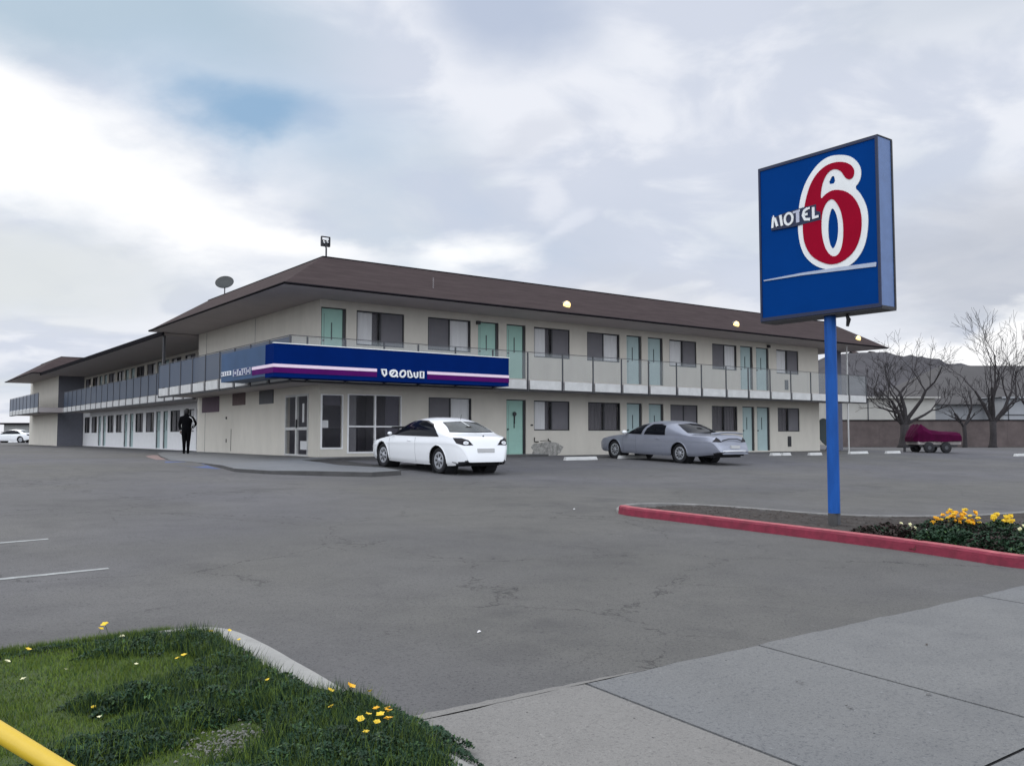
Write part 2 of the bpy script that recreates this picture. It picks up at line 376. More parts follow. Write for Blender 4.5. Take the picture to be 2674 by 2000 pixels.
# ------------------------------------------------------------------ ground, pavement, lot
mb = MB()
vs = [-700, -250, -60, -27, -22, -15, -8, -1, 10, 60, 300, 900]; us = [-900, -300, -80, -30, -10, 10, 40, 80, 300, 900]
for i in range(len(vs)-1):
    for j in range(len(us)-1):
        mb.quad((us[j], vs[i], G(vs[i])), (us[j+1], vs[i], G(vs[i])), (us[j+1], vs[i+1], G(vs[i+1])), (us[j], vs[i+1], G(vs[i+1])))
structure('ground', mb, M_asph)
mb = MB()                                           # pavement: concrete bays 1.62 m wide with real open joints
vE = -23.47; ub = [-8.85 + 1.62*k for k in range(-1, 9)]; vj = [vE, -25.46, -27.0, -28.6]
def wob(u, v): return 0.012*math.sin(u*3.1+v)+0.008*math.sin(u*9.7+2*v)
for i in range(len(ub)-1):
    mb.mi = 1 if i == 0 else 0
    for j in range(len(vj)-1):
        g = 0.009
        a0, a1, b0, b1 = ub[i]+g, ub[i+1]-g, vj[j+1]+g, vj[j]-(g if j else 0)
        n = 10; dz = 0.012 + 0.002*((i*7+j*3) % 3)
        for k in range(n):
            x0 = a0+(a1-a0)*k/n; x1 = a0+(a1-a0)*(k+1)/n
            y0 = b1 + (0.008*math.sin(x0*5.3)+0.007*math.sin(x0*13.1) if j == 0 else 0)
            y1 = b1 + (0.008*math.sin(x1*5.3)+0.007*math.sin(x1*13.1) if j == 0 else 0)
            mb.quad((x0, b0, G(b0)+dz), (x1, b0, G(b0)+dz), (x1, y1, G(b1)+dz), (x0, y0, G(b1)+dz))
            mb.quad((x0, y0, G(b1)+dz), (x1, y1, G(b1)+dz), (x1, y1+0.01, G(b1)-0.02), (x0, y0+0.01, G(b1)-0.02))
        for xx in (a0, a1): mb.quad((xx, b0, G(b0)+dz), (xx, b1, G(b1)+dz), (xx, b1, G(b1)-.03), (xx, b0, G(b0)-.03))
mb.mi = 1
for k in range(24):
    x0 = -10.1+.075*k; x1 = x0+.078; wa = lambda x: vE+.10*(1-(x+10.1)/1.9)**.6+.008*math.sin(x*31)
    mb.quad((x0, vE+.016, G(vE)+.010), (x1, vE+.016, G(vE)+.010), (x1, wa(x1)+.02, G(vE)+.004), (x0, wa(x0)+.02, G(vE)+.004))
structure('pavement', mb, [M_walk, M_walkw])
mb = MB()
for i in range(len(ub)-1):
    for b0, b1 in ((-28.6, -27.0), (-27.0, vE)): mb.quad((ub[i], b0, G(b0)+.004), (ub[i+1], b0, G(b0)+.004), (ub[i+1], b1, G(b1)+.004), (ub[i], b1, G(b1)+.004))
structure('pavement_joints', mb, mat('joint_dirt', (0.02, 0.02, 0.02), 1.0, noise=0.3))

# concrete apron with a ramp beside the office
ap = [(-0.02, 12.6), (-1.6, 12.6), (-2.5, 10.0), (-3.6, 5.4), (-4.25, 1.9), (-4.25, -.4), (-4.45, -3.7), (-4.6, -5.1), (-4.1, -6.2), (-3.3, -7.1), (-2.2, -8.0), (-1.2, -7.7), (-1.05, -6.5), (-1.7, -5.1), (-1.62, -3.7), (-1.5, -2.1), (0.3, -1.2), (9.0, -1.1), (9.0, -0.02), (-0.02, -0.02)]
def aph(u, v):
    e = 0.085 if v > -2.5 else .115
    if u < -3.4: e = 0.085*max(0.1, 1-(-3.4-u)/1.0) if v > -2.5 else 0.085
    return G(v)+e if v < -1 else -0.06+e*0.9
mb = MB()
mb.mi = 0
mb.poly([(u, v, aph(u, v)) for u, v in ap]); mb.mi = 1
for i in range(len(ap)):
    a, b = ap[i], ap[(i+1) % len(ap)]
    mb.quad((*a, aph(*a)), (*b, aph(*b)), (*b, G(b[1])-.05), (*a, G(a[1])-.05))
me = mb.mesh('walkway', [M_walk, M_conc2]); bm = bmesh.new(); bm.from_mesh(me); bmesh.ops.triangulate(bm, faces=bm.faces); bm.to_mesh(me); bm.free()
link('walkway', me, loc=W(0, 0, 0), rot=ANG, kind='structure')
mb = MB()
def sheet(mb, pts, dz): mb.poly([(u, v, G(v)+dz) for u, v in pts])
sheet(mb, [(-4.7, .8), (-5.05, -.4), (-5.1, -1.8), (-4.95, -3.2), (-4.6, -4.1), (-4.5, -2.9), (-4.32, -1.6), (-4.3, .2)], .004)
structure('blue_marking', mb, M_bluep)
mb = MB()
for a_, b_, c_, d_ in (((-1.5, -2.3), (.2, -1.5), (.2, -4.2), (-1.6, -3.9)), ((-1.6, -3.9), (.2, -4.2), (.1, -6.0), (-1.05, -6.4))): sheet(mb, (a_, b_, c_, d_), .006)
structure('bare_earth_strip', mb, mat('dark_earth', (.05, .048, .046), 1, noise=.6, nscale=3, bump=.8))
mb = MB(); sheet(mb, [(-2.65, 10.2), (-3.3, 8.7), (-3.9, 5.9), (-4.4, 3.0), (-4.2, 2.6), (-3.55, 5.4), (-2.6, 9.0)], .005); structure('faded_red_marking', mb, M_pinkp)
mb = MB()
for (a, b) in (((-12.6, -18.2), (-10.34, -17.98)), ((-12.8, -15.9), (-10.5, -15.55))):
    n = 8
    for k in range(n):
        p = [a[i]+(b[i]-a[i])*k/n for i in (0, 1)]; q = [a[i]+(b[i]-a[i])*(k+1)/n for i in (0, 1)]
        sheet(mb, [(p[0], p[1]-.045), (q[0], q[1]-.045+.01*math.sin(k)), (q[0], q[1]+.045), (p[0], p[1]+.045)], .004)
structure('parking_lines', mb, M_line)

# ------------------------------------------------------------------ the motel
motel = site('motel_building', 'two storey cream motel with brown mansard roof, blue sign band and mint green doors', 'motel', 0, 0, 0)
def facade(mb, axis, const, a0, a1, h0, h1, holes, inward=0.16):
    """wall sheet with openings and their reveals. axis 'v': runs along u at v=const, inside is +v. axis 'u': runs along v, inside +u"""
    P = (lambda a, d, h: (a, const+d, h)) if axis == 'v' else (lambda a, d, h: (const+d, a, h))
    A = sorted(set([a0, a1] + [x for q in holes for x in q[:2]])); H = sorted(set([h0, h1] + [x for q in holes for x in q[2:]]))
    for i in range(len(A)-1):
        for j in range(len(H)-1):
            ca, ch = (A[i]+A[i+1])/2, (H[j]+H[j+1])/2
            if any(q[0] < ca < q[1] and q[2] < ch < q[3] for q in holes): continue
            mb.quad(P(A[i], 0, H[j]), P(A[i+1], 0, H[j]), P(A[i+1], 0, H[j+1]), P(A[i], 0, H[j+1]))
    for x0, x1, y0, y1 in holes:
        mb.quad(P(x0, 0, y0), P(x0, inward, y0), P(x0, inward, y1), P(x0, 0, y1)); mb.quad(P(x1, 0, y0), P(x1, inward, y0), P(x1, inward, y1), P(x1, 0, y1))
        mb.quad(P(x0, 0, y1), P(x1, 0, y1), P(x1, inward, y1), P(x0, inward, y1)); mb.quad(P(x0, 0, y0), P(x1, 0, y0), P(x1, inward, y0), P(x0, inward, y0))
UH, GH = (3.86, 5.07), (0.94, 2.13)
up_w = [(1.36, 3.24, 'cs'), (4.23, 6.12, 'sc'), (9.16, 11.02, 'cs'), (11.97, 13.84, 'sc'), (16.91, 18.72, 'cs'), (19.81, 21.59, 'sc'), (24.66, 26.48, 'cs')]
gr_w = [(4.28, 6.16, 'sc'), (9.15, 11.0, 'cs'), (12.01, 13.85, 'dd'), (16.94, 18.75, 'ss'), (19.73, 21.57, 'dd'), (24.69, 26.48, 'ds')]
up_d = [(0.04, 0.97, 1), (6.45, 7.42, 1), (7.80, 8.74, 1), (14.25, 15.16, 2), (15.55, 16.5, 2), (21.85, 22.80, 2), (23.05, 24.05, 2)]
gr_d = [(7.79, 8.75, 1), (14.23, 15.16, 2), (15.57, 16.5, 2), (21.95, 22.85, 2), (23.05, 24.05, 2)]
office = [(0.06, 0.88, 0.28, 2.13), (1.04, 3.14, 0.13, 2.16)]
holes = [(a, b, *UH) for a, b, _ in up_w] + [(a, b, *GH) for a, b, _ in gr_w] + [(a, b, 2.97, 5.08) for a, b, _ in up_d] + [(a, b, 0.0, 2.14) for a, b, _ in gr_d] + office
mb = MB(); facade(mb, 'v', 0.0, 0.0, 28.2, -0.4, 5.40, holes)
facade(mb, 'u', 0.0, 0.0, 13.1, -0.4, 5.40, [(0.83, 2.84, 0.03, 2.18)])
wv = 1.8                                                  # the wing's wall stands back from the office block
wmods = []
v = 14.3
k = 0
while v < 46.5:
    wmods.append((v, k)); v += 3.87; k += 1
wh = []
wing_w, wing_d = [], []
for v, k in wmods:
    wlo = v if k % 2 == 0 else v+1.35
    wing_w.append((wlo, wlo+1.85)); dlo = v+2.35 if k % 2 == 0 else v
    wing_d.append((dlo, dlo+0.95))
for a, b in wing_w: wh += [(a, b, *UH), (a, b, *GH)]
for a, b in wing_d: wh += [(a, b, 2.97, 5.08), (a, b, 0.0, 2.14)]
facade(mb, 'u', wv, 13.1, 47.7, 2.45, 5.25, [q for q in wh if q[2] > 2.4])
mb.quad((0, 13.1, -.4), (wv, 13.1, -.4), (wv, 13.1, 5.4), (0, 13.1, 5.4))
m2 = MB(); facade(m2, 'u', wv, 13.1, 47.7, -0.4, 2.45, [q for q in wh if q[2] < 2.4]); m2.build('wall', M_white, motel, label='white painted lower wall of the recessed wing')
m2 = MB(); m2.quad((0, 47.7, -.4), (wv, 47.7, -.4), (wv, 47.7, 5.4), (0, 47.7, 5.4)); m2.build('wall', mat('slate_wall', (0.16, 0.165, 0.19), .9, noise=.1), motel, label='slate grey end wall of the far block')
facade(mb, 'u', 0.0, 47.7, 61.3, -0.4, 5.4, [])
mb.quad((0, 61.3, -.4), (14, 61.3, -.4), (14, 61.3, 5.4), (0, 61.3, 5.4))
mb.quad((28.2, 0, -.4), (28.2, 1.3, -.4), (28.2, 1.3, 5.4), (28.2, 0, 5.4)); mb.quad((29.4, 1.3, -.4), (29.4, 13.1, -.4), (29.4, 13.1, 5.4), (29.4, 1.3, 5.4))
mb.quad((28.2, 1.3, -.4), (29.4, 1.3, -.4), (29.4, 1.3, 5.4), (28.2, 1.3, 5.4)); mb.quad((14, 13.1, -.4), (29.4, 13.1, -.4), (29.4, 13.1, 5.4), (14, 13.1, 5.4))
mb.quad((14, 13.1, -.4), (14, 61.3, -.4), (14, 61.3, 5.4), (14, 13.1, 5.4))
mb.build('wall', M_wall, motel)
for q in ((-.006, 0, 11.95, 11.975, -.2, 5.3), (-.006, 0, 6.0, 6.02, 2.8, 5.3)): mb = MB(); mb.box(*q); mb.build('control_joint', M_post, motel)
for q in ((-.02, 0, 9.1, 9.16, .45, .60), (-.035, 0, 9.1, 9.18, 1.42, 1.52), (-.012, 0, 8.55, 8.575, .1, 1.0)): mb = MB(); mb.box(*q); mb.build('wall_fitting', M_blk, motel)
# interior partitions, floor and office back wall
mb = MB(); mb.box(0.25, 5.0, 3.2, 3.3, -.1, 2.4); mb.box(3.35, 3.45, 0.25, 3.1, -.1, 2.4); mb.box(.2, 5, .2, 3.2, -.12, -.05)
mb.build('office_interior', mat('office_paint', (0.22, 0.21, 0.24), 0.9, noise=0.1), motel)
mb = MB(); mb.box(.9, 2.2, 1.5, 2.1, -.05, 1.0); mb.build('reception_desk', mat('desk_wood', (0.05, 0.045, 0.06), 0.6, noise=0.2), motel)
mb = MB(); mb.box(0.3, 28, 0.3, 12.8, 2.5, 2.75); mb.build('floor_slab', M_dark, motel)

# roofs
def mansard(u0, u1, v0, v1, hv0, hv1, name):
    """u0,v0.. eave rectangle; top rectangle inset; overhang underside"""
    E, T = 5.38, 6.80
    tu0, tu1, tv0, tv1 = u0+2.27, u1-2.0, v0+hv0, v1-hv1
    mb = MB()
    e = [(u0, v0), (u1, v0), (u1, v1), (u0, v1)]; t = [(tu0, tv0), (tu1, tv0), (tu1, tv1), (tu0, tv1)]
    for i in range(4):
        j = (i+1) % 4; mb.quad((*e[i], E), (*e[j], E), (*t[j], T), (*t[i], T))
    # parapet lip, flat deck, low ridge behind
    mb.quad(*[(*p, T) for p in t])
    r = mb.build(name, M_roof, motel)
    q = MB(); cu, cv = (tu0+tu1)/2, (tv0+tv1)/2
    for i in range(4):
        j = (i+1) % 4; a, b = t[i], t[j]
        dx, dy = b[0]-a[0], b[1]-a[1]; L_ = math.hypot(dx, dy); nx, ny = dy/L_*.03, -dx/L_*.03
        q.tube([(*a, T), (*b, T)], 0.035, 4)
    for i in range(4):
        j = (i+1) % 4
        a, b = e[i], e[j]
        q.quad((*a, E-.05), (*b, E-.05), (*b, E+.02), (*a, E+.02))
        q.tube([(*a, E-.015), (*b, E-.015)], 0.04, 4)
    q.build('roof_trim', M_edge, r)
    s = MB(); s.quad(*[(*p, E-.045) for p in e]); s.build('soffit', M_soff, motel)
    return r
main_roof = mansard(-2.15, 31.3, -2.15, 13.25, 2.25, 1.0, 'roof')
mb = MB(); mb.quad((2.5, 2.4, 6.8), (28, 1.6, 6.8), (28, 5, 7.35), (2.5, 5, 7.2)); mb.quad((2.5, 5, 7.2), (28, 5, 7.35), (28, 9, 6.8), (2.5, 9, 6.8)); mb.build('roof_ridge', M_edge, main_roof)
mansard(-2.15, 16, 45.5, 60.2, 2.2, 3.3, 'roof')
mb = MB(); mb.box(-1.55, 15, 13.25, 45.9, 5.22, 5.36); r = mb.build('roof', M_soff, motel, label='flat thin roof over the recessed wing')
mb = MB(); mb.box(-1.6, -1.553, 13.0, 45.7, 5.19, 5.40); mb.build('roof_trim', M_edge, r)

# window kit: local x along the wall, -y outward, origin lower left corner of the opening
def win_meshes(w, h):
    f = MB(); t = .045
    f.box(0, w, -.02, .05, 0, t); f.box(0, w, -.02, .05, h-t, h); f.box(0, t, -.02, .05, t, h-t); f.box(w-t, w, -.02, .05, t, h-t)
    f.box(w/2-.035, w/2+.035, -.012, .05, t, h-t)
    fm = f.mesh('window', M_blk)
    halves = []
    for x0, x1 in ((t, w/2-.035), (w/2+.035, w-t)):
        p = MB(); p.quad((x0, .012, t), (x1, .012, t), (x1, .012, h-t), (x0, .012, h-t)); halves.append((p.mesh('pane', M_pane), x0, x1))
    return fm, halves
def folds(x0, x1, y, z0, z1, m, amp=.006, n=None, drop=0.0):
    c = MB(); n = n or max(5, int((x1-x0)/.06))
    for k in range(n):
        a = x0+(x1-x0)*k/n; b = x0+(x1-x0)*(k+1)/n
        ya, yb = y+amp*math.sin(k*1.9), y+amp*math.sin((k+1)*1.9)
        c.quad((a, ya, z0), (b, yb, z0), (b, yb, z1), (a, ya, z1))
    return c.mesh('curtain', m, True)
WCACHE = {}
def add_window(u, v, rot, w, h, kind, hh):
    key = (round(w, 1), round(h, 1), kind, random.choice((0, 1, 2)))
    if key not in WCACHE:
        fm, hv = win_meshes(w, h); kids = []
        for i, ch in enumerate(kind):
            me, x0, x1 = hv[i]
            if ch == 's':
                s = MB(); s.box(x0, x1, .006, .03, .045, h-.045); kids.append(('insect_screen', s.mesh('insect_screen', M_screen)))
            else:
                kids.append(('pane', me))
                if ch == 'c':
                    kids.append(('curtain', folds(x0, x1-(x1-x0)*(0.30 if key[3] == 1 else 0.0), .07, .03, h-.03, M_curt)))
                    kids.append(('drape', folds(x0, x1, .13, .03, h-.03, M_curtd)))
                else: kids.append(('drape', folds(x0, x1, .11, .03, h-.03, M_curtd, .02)))
        WCACHE[key] = (fm, kids)
    fm, kids = WCACHE[key]
    o = link('window', fm, motel, (u, v, hh), rot)
    for n, me in kids: link(n, me, o)
def add_door(u, v, rot, w, h, kind, hh, ft=0.0):
    f = MB(); t = .04
    f.box(0, w, -.015, .06, h-t, h); f.box(0, t, -.015, .06, 0, h-t); f.box(w-.11, w, -.015, .09, 0, h-t)
    o = MB(); o.box(t, w-.11, .02, .06, 0, h-t); d = o.build('door', M_mint if kind == 1 else M_mint2, motel, loc=(u, v, hh), rot=rot)
    f.build('door_frame', M_blk, d)
    k = MB(); k.box(w*.43, w*.43+.035, .0, .02, h*.48, h*.76); k.build('number_plate', mat('plate_grey', (0.07, 0.09, 0.09), 0.6, noise=0.2) if kind == 2 or hh > 1 else M_blk, d)
    k = MB(); k.lathe([(0, -.05), (.03, -.05), (.03, 0), (.015, .02)], 10, 'y', (t+.07, .0, .98)); k.build('handle', M_post, d)
    k = MB(); k.box(t+.1, t+.1+.012, .018, .022, 0.0, h*.9); k.build('door_seam', M_post, d)
for a, b, kd in up_w: add_window(a, .05, 0, b-a, UH[1]-UH[0], kd, UH[0])
for a, b, kd in gr_w: add_window(a, .05, 0, b-a, GH[1]-GH[0], kd, GH[0])
for a, b, kd in up_d: add_door(a, .06, 0, b-a, 2.11, kd, 2.97)
for a, b, kd in gr_d: add_door(a, .06, 0, b-a, 2.14, kd, 0.0)
kinds = ['dc', 'cs', 'cd', 'sc', 'dd', 'cc', 'sc', 'dc', 'sd']
for i, (a, b) in enumerate(wing_w):
    add_window(wv+.05, b, -PI/2, b-a, UH[1]-UH[0], kinds[i % 9], UH[0]); add_window(wv+.05, b, -PI/2, b-a, GH[1]-GH[0], ['dd', 'dc', 'dd', 'sd'][i % 4], GH[0])
for i, (a, b) in enumerate(wing_d):
    add_door(wv+.06, b, -PI/2, b-a, 2.11, 2, 2.97); add_door(wv+.06, b, -PI/2, b-a, 2.14, 2, 0.0)
# emblem-like black knocker on the mint ground floor door
mb = MB(); mb.lathe([(0, -.03), (.075, -.03), (.09, 0), (.075, .03)], 14, 'y', (8.22, .04, 1.58)); mb.box(8.205, 8.235, .03, .06, 1.2, 1.55); mb.build('door_knocker', M_blk, motel)
# office glazing
def glazed(name, u0, u1, h0, h1, mull, trans, kids):
    f = MB(); t = .055
    f.box(u0, u1, -.03, .06, h0, h0+t); f.box(u0, u1, -.03, .06, h1-t*.6, h1)
    f.box(u0, u0+t, -.03, .06, h0+t, h1-t*.6); f.box(u1-t*.5, u1, -.03, .06, h0+t, h1-t*.6)
    for m_ in mull: f.box(m_-.03, m_+.03, -.035, .055, h0+t, h1-t*.6)
    for tr in trans: f.box(u0+t, u1-t*.5, -.025, .05, tr-.025, tr+.025)
    o = f.build(name, M_white, motel)
    p = MB(); p.quad((u0+t, .02, h0+t), (u1-t, .02, h0+t), (u1-t, .02, h1-t), (u0+t, .02, h1-t)); p.build('pane', M_pane, o)
    for nm, a, b, c, d, m in kids:
        k = MB(); k.box(a, b, .08, .095, c, d); k.build(nm, m, o)
g1 = mat('blind_grey', (0.17, 0.165, 0.175), .9, noise=.1); g2 = mat('blind_dark', (0.085, 0.08, 0.10), .9, noise=.15)
glazed('window', .06, .88, .28, 2.13, [], [], [('blind', .12, .82, 1.75, 2.1, g2), ('poster', .16, .38, 1.0, 1.25, M_curt)])
glazed('window', 1.04, 3.14, .13, 2.16, [2.1], [1.05], [('blind', 1.1, 1.42, .2, 2.12, g1), ('blind', 2.55, 3.08, .2, 2.12, g2)])
f = MB(); f.box(-.03, .05, .83, .89, .03, 2.18); f.box(-.03, .05, 2.78, 2.84, .03, 2.18); f.box(-.03, .05, .89, 2.78, 2.10, 2.18); f.box(-.03, .05, .89, 2.78, .03, .09)
f.box(-.03, .05, 1.76, 1.9, .09, 2.10); f.box(-.025, .05, .89, 1.76, .93, 1.03); f.box(-.025, .05, 1.9, 2.78, .93, 1.03)
dr = f.build('door', M_fasc, motel, label='white framed glazed office door')
p = MB(); p.quad((.02, .89, .09), (.02, 2.78, .09), (.02, 2.78, 2.1), (.02, .89, 2.1)); p.build('pane', M_pane, dr)
p = MB(); p.box(.04, .05, 1.05, 1.6, .25, .55); p.box(.04, .05, 1.3, 1.45, 1.2, 1.85); p.build('door_notice', M_curt, dr)
p = MB(); p.box(-.07, -.03, 1.72, 1.78, 1.0, 1.3); p.build('handle', M_blk, dr)
# vents, air conditioner grilles
for (a, b, c, d, m) in ((4.0, 5.4, 1.93, 2.46, M_post), (6.95, 8.4, 1.96, 2.46, M_brown)):
    p = MB(); p.box(-.03, .02, a, b, c, d)
    for k in range(9): p.box(-.045, -.03, a+.04, b-.04, c+.04+k*.052, c+.06+k*.052)
    p.build('air_conditioner_grille', m, motel)
p = MB(); p.box(-.02, .02, 10.1, 12.4, 1.75, 2.42); p.build('wall_panel', mat('plum_panel', (0.10, 0.065, 0.085), .8, noise=.15), motel)
for (u_, h0_, h1_) in ((25.46, .18, .70), (25.3, 3.05, 3.55)):
    p = MB(); p.box(u_, u_+.28, -.02, .02, h0_, h1_)
    for k in range(6): p.box(u_+.02, u_+.26, -.03, -.02, h0_+.04+k*.08, h0_+.07+k*.08)
    p.build('air_conditioner_grille', M_blk if h0_ < 1 else M_post, motel)
p = MB(); p.box(8.98, 9.08, -.03, .0, 1.12, 1.18); p.build('wall_fitting', M_blk, motel)
# blocked-up patch with pipes under the window beside the mint door
p = MB(); pts = []
for k in range(40):
    t = 2*PI*k/40; q = 1+.06*math.sin(5*t+1)+.05*math.sin(9*t)+.03*math.sin(17*t)
    pts.append((9.80+.78*q*math.copysign(abs(math.cos(t))**.6, math.cos(t)), -.004, .20+.27*q*math.copysign(abs(math.sin(t))**.7, math.sin(t))))
p.poly(pts)
p.build('patched_plaster', mat('patch_plaster', (0.36, 0.35, 0.32), 1, noise=.65, nscale=7), motel)
p = MB(); p.tube([(9.15, -.03, .66), (9.15, -.03, .50), (9.35, -.03, .49)], .022, 6); p.tube([(9.45, -.02, .52), (9.9, -.02, .55)], .008, 5); p.tube([(9.85, -.03, .62), (9.88, -.03, .54), (9.98, -.03, .5)], .016, 5)
p.build('pipe', M_blk, motel)
for (a, b) in ((6.35, 4.95),):
    p = MB(); p.box(a, a+.14, -.12, .0, b, b+.13); p.build('wall_camera', M_blk, motel)
p = MB(); p.box(23.9, 24.05, -.12, .0, 5.1, 5.24); p.build('wall_camera', M_blk, motel)

# balconies
def slab(mb, u0, u1, v0, v1, h0=2.43, h1=2.80): mb.box(u0, u1, v0, v1, h0, h1)
mb = MB(); slab(mb, -1.70, 29.8, -1.70, -.003, 2.45, 2.80); slab(mb, -1.70, -.003, 0.0, 13.0, 2.45, 2.80); slab(mb, -.15, wv-.003, 13.103, 45.2, 2.45, 2.80); slab(mb, -1.70, -.003, 45.0, 59.8, 2.45, 2.80)
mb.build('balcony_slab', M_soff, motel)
mb = MB(); mb.box(-1.72, 29.85, -1.74, -1.60, 2.39, 2.447); mb.box(-1.74, -1.60, -1.6, 13.0, 2.39, 2.447); mb.box(-.2, -.05, 13.2, 45.0, 2.39, 2.447); mb.box(-1.74, -1.6, 45, 59.8, 2.39, 2.447)
mb.build('slab_edge', M_blk, motel)
RT = 3.82
def rail_run(axis, const, stops, h0=2.80, top=RT, fascia=True, out=-1):
    """posts at stops, glass panels and white fascia panels between them"""
    P = (lambda a, d, h: (a, const+d*(-out), h)) if axis == 'v' else (lambda a, d, h: (const+d*(-out), a, h))
    def bx(m, a0, a1, d0, d1, z0, z1):
        p, q = P(a0, d0, z0), P(a1, d1, z1); m.box(min(p[0], q[0]), max(p[0], q[0]), min(p[1], q[1]), max(p[1], q[1]), z0, z1)
    for i, s in enumerate(stops):
        m = MB(); bx(m, s-.022, s+.022, .0, .045, 2.40, top-.01); o = m.build('railing_post', M_post, motel)
        if i == len(stops)-1: break
        t = stops[i+1]
        g = MB(); a, b = P(s+.03, .022, h0+.02), P(t-.03, .022, top-.02)
        if axis == 'v': g.quad((a[0], a[1], a[2]), (b[0], a[1], a[2]), (b[0], a[1], b[2]), (a[0], a[1], b[2]))
        else: g.quad((a[0], a[1], a[2]), (a[0], b[1], a[2]), (a[0], b[1], b[2]), (a[0], a[1], b[2]))
        g.build('railing_panel', M_rail if axis == 'v' else M_rail2, motel)
        if fascia:
            m = MB(); gp = .085 if axis == 'v' else .15; bx(m, s+gp, t-gp, -.01, .035, 2.45, 2.785); m.build('fascia_panel', M_fasc, motel)
    m = MB(); bx(m, stops[0], stops[-1], -.002, .03, top, top+.022); m.build('handrail', M_post, motel)
rail_run('v', -1.77, [-1.77, -1.2, .1, 1.5, 2.8, 4.3, 5.9, 7.49, 9.17, 10.73, 12.26, 13.8, 15.47, 17.04, 18.67, 20.21, 21.8, 23.38, 24.97, 26.6, 28.2, 29.78])
rail_run('u', -1.77, [-1.745, -.03, 1.68, 3.24, 4.84, 6.49, 8.1, 9.7, 11.3, 12.98])
rail_run('u', -.20, [13.1+1.56*i for i in range(21)], top=3.90)
rail_run('u', -1.77, [45.0+1.85*i for i in range(9)], top=3.86)
m = MB(); m.box(28.18, 28.235, -1.70, -1.645, -.2, 5.33); m.build('support_post', M_fasc, motel)
m = MB(); m.box(-1.5, -1.40, 13.3, 13.4, 2.8, 5.2); m.build('support_post', M_post, motel)
# stair recess at the right end
m = MB(); m.box(29.4, 30.6, .2, .32, -.2, 5.3); m.build('stair_wall', mat('stair_grey', (0.12, 0.125, 0.16), .9, noise=.1), motel)

# blue sign band round the office corner
def band():
    b = MB(); b.box(-2.58, 6.06, -2.50, -1.83, 2.47, 3.47); o = b.build('sign_band', M_blue, motel)
    b = MB(); b.box(-2.58, -1.83, -1.83, 2.15, 2.52, 3.47); b.build('sign_return', mat('band_blue_sky_sheen', (0.030, 0.072, 0.15), .5, spec=.2, noise=.15, nscale=1), o)  # lighter than the band: grazing sky reflection put into the colour
    b = MB(); b.box(-2.60, 6.075, -2.52, -2.44, 3.47, 3.495); b.build('sign_capping', M_wsign, o)
    z = lambda u: 2.80
    for q in ((-2.60, .83, -2.515, -2.50), (2.70, 6.065, -2.515, -2.50), (-2.595, -2.58, -2.50, -.75)): b = MB(); b.box(*q, 2.765, 2.86); b.build('pink_stripe', M_pink, o)
    for q in ((-2.60, .83, -2.512, -2.50), (2.70, 6.065, -2.512, -2.50), (-2.592, -2.58, -2.50, -.75)): b = MB(); b.box(*q, 2.60, 2.762); b.build('purple_stripe', M_purp, o)
    return o
bnd = band()
def stroke(mb, pts, w, y0, y1, closed=False, P=None):
    """flat ribbon along pts (x,z), given thickness y0..y1"""
    n = len(pts); L_, R_ = [], []
    for i in range(n):
        a = pts[(i-1) % n] if (closed or i > 0) else pts[i]; c = pts[(i+1) % n] if (closed or i < n-1) else pts[i]
        dx, dz = c[0]-a[0], c[1]-a[1]; l = math.hypot(dx, dz) or 1; nx, nz = -dz/l*w/2, dx/l*w/2
        L_.append((pts[i][0]+nx, pts[i][1]+nz)); R_.append((pts[i][0]-nx, pts[i][1]-nz))
    P = P or (lambda x, y, z: (x, y, z))
    for i in range(n if closed else n-1):
        j = (i+1) % n
        A, B, C_, D = L_[i], L_[j], R_[j], R_[i]
        mb.quad(P(A[0], y0, A[1]), P(B[0], y0, B[1]), P(C_[0], y0, C_[1]), P(D[0], y0, D[1]))
        mb.quad(P(A[0], y0, A[1]), P(B[0], y0, B[1]), P(B[0], y1, B[1]), P(A[0], y1, A[1]))
        mb.quad(P(D[0], y0, D[1]), P(C_[0], y0, C_[1]), P(C_[0], y1, C_[1]), P(D[0], y1, D[1]))
def ell(cx, cz, rx, rz, sl=0.0, n=18, a0=0, a1=2*PI):
    return [(cx+rx*math.cos(a0+(a1-a0)*k/n)+sl*rz*math.sin(a0+(a1-a0)*k/n), cz+rz*math.sin(a0+(a1-a0)*k/n)) for k in range(n if a1-a0 > 6.2 else n+1)]
lt = MB(); z0 = 2.62; H = .235; S = (2.57-.95)/296.0
X = lambda px: .95+(px-1140)*S
y0, y1 = -2.545, -2.50
def zz(f): return z0+H*f
stroke(lt, [(X(1148), zz(.93)), (X(1176), zz(.93)), (X(1178), zz(.35)), (X(1166), zz(.08)), (X(1156), zz(.35))], 0.060, y0, y1, True)
stroke(lt, ell(X(1226), zz(.5), .125, H*.42, .10), 0.056, y0, y1, True); stroke(lt, [(X(1212), zz(.3)), (X(1230), zz(.72))], 0.040, y0-.002, y1); stroke(lt, [(X(1244), zz(.2)), (X(1256), zz(.02))], 0.048, y0-.001, y1)
stroke(lt, ell(X(1288), zz(.5), .095, H*.44, .22), 0.052, y0, y1, True)
stroke(lt, [(X(1322), zz(.95)), (X(1336), zz(.95)), (X(1346), zz(.5)), (X(1352), zz(.15)), (X(1342), zz(.05)), (X(1326), zz(.1))], 0.048, y0, y1, True)
stroke(lt, [(X(1366), zz(.8)), (X(1368), zz(.2)), (X(1378), zz(.05)), (X(1388), zz(.15)), (X(1390), zz(.85))], 0.048, y0, y1)
stroke(lt, [(X(1409), zz(.9)), (X(1431), zz(.9)), (X(1431), zz(.06)), (X(1409), zz(.06))], 0.052, y0, y1, True)
lt.build('lettering', M_wsign, bnd)
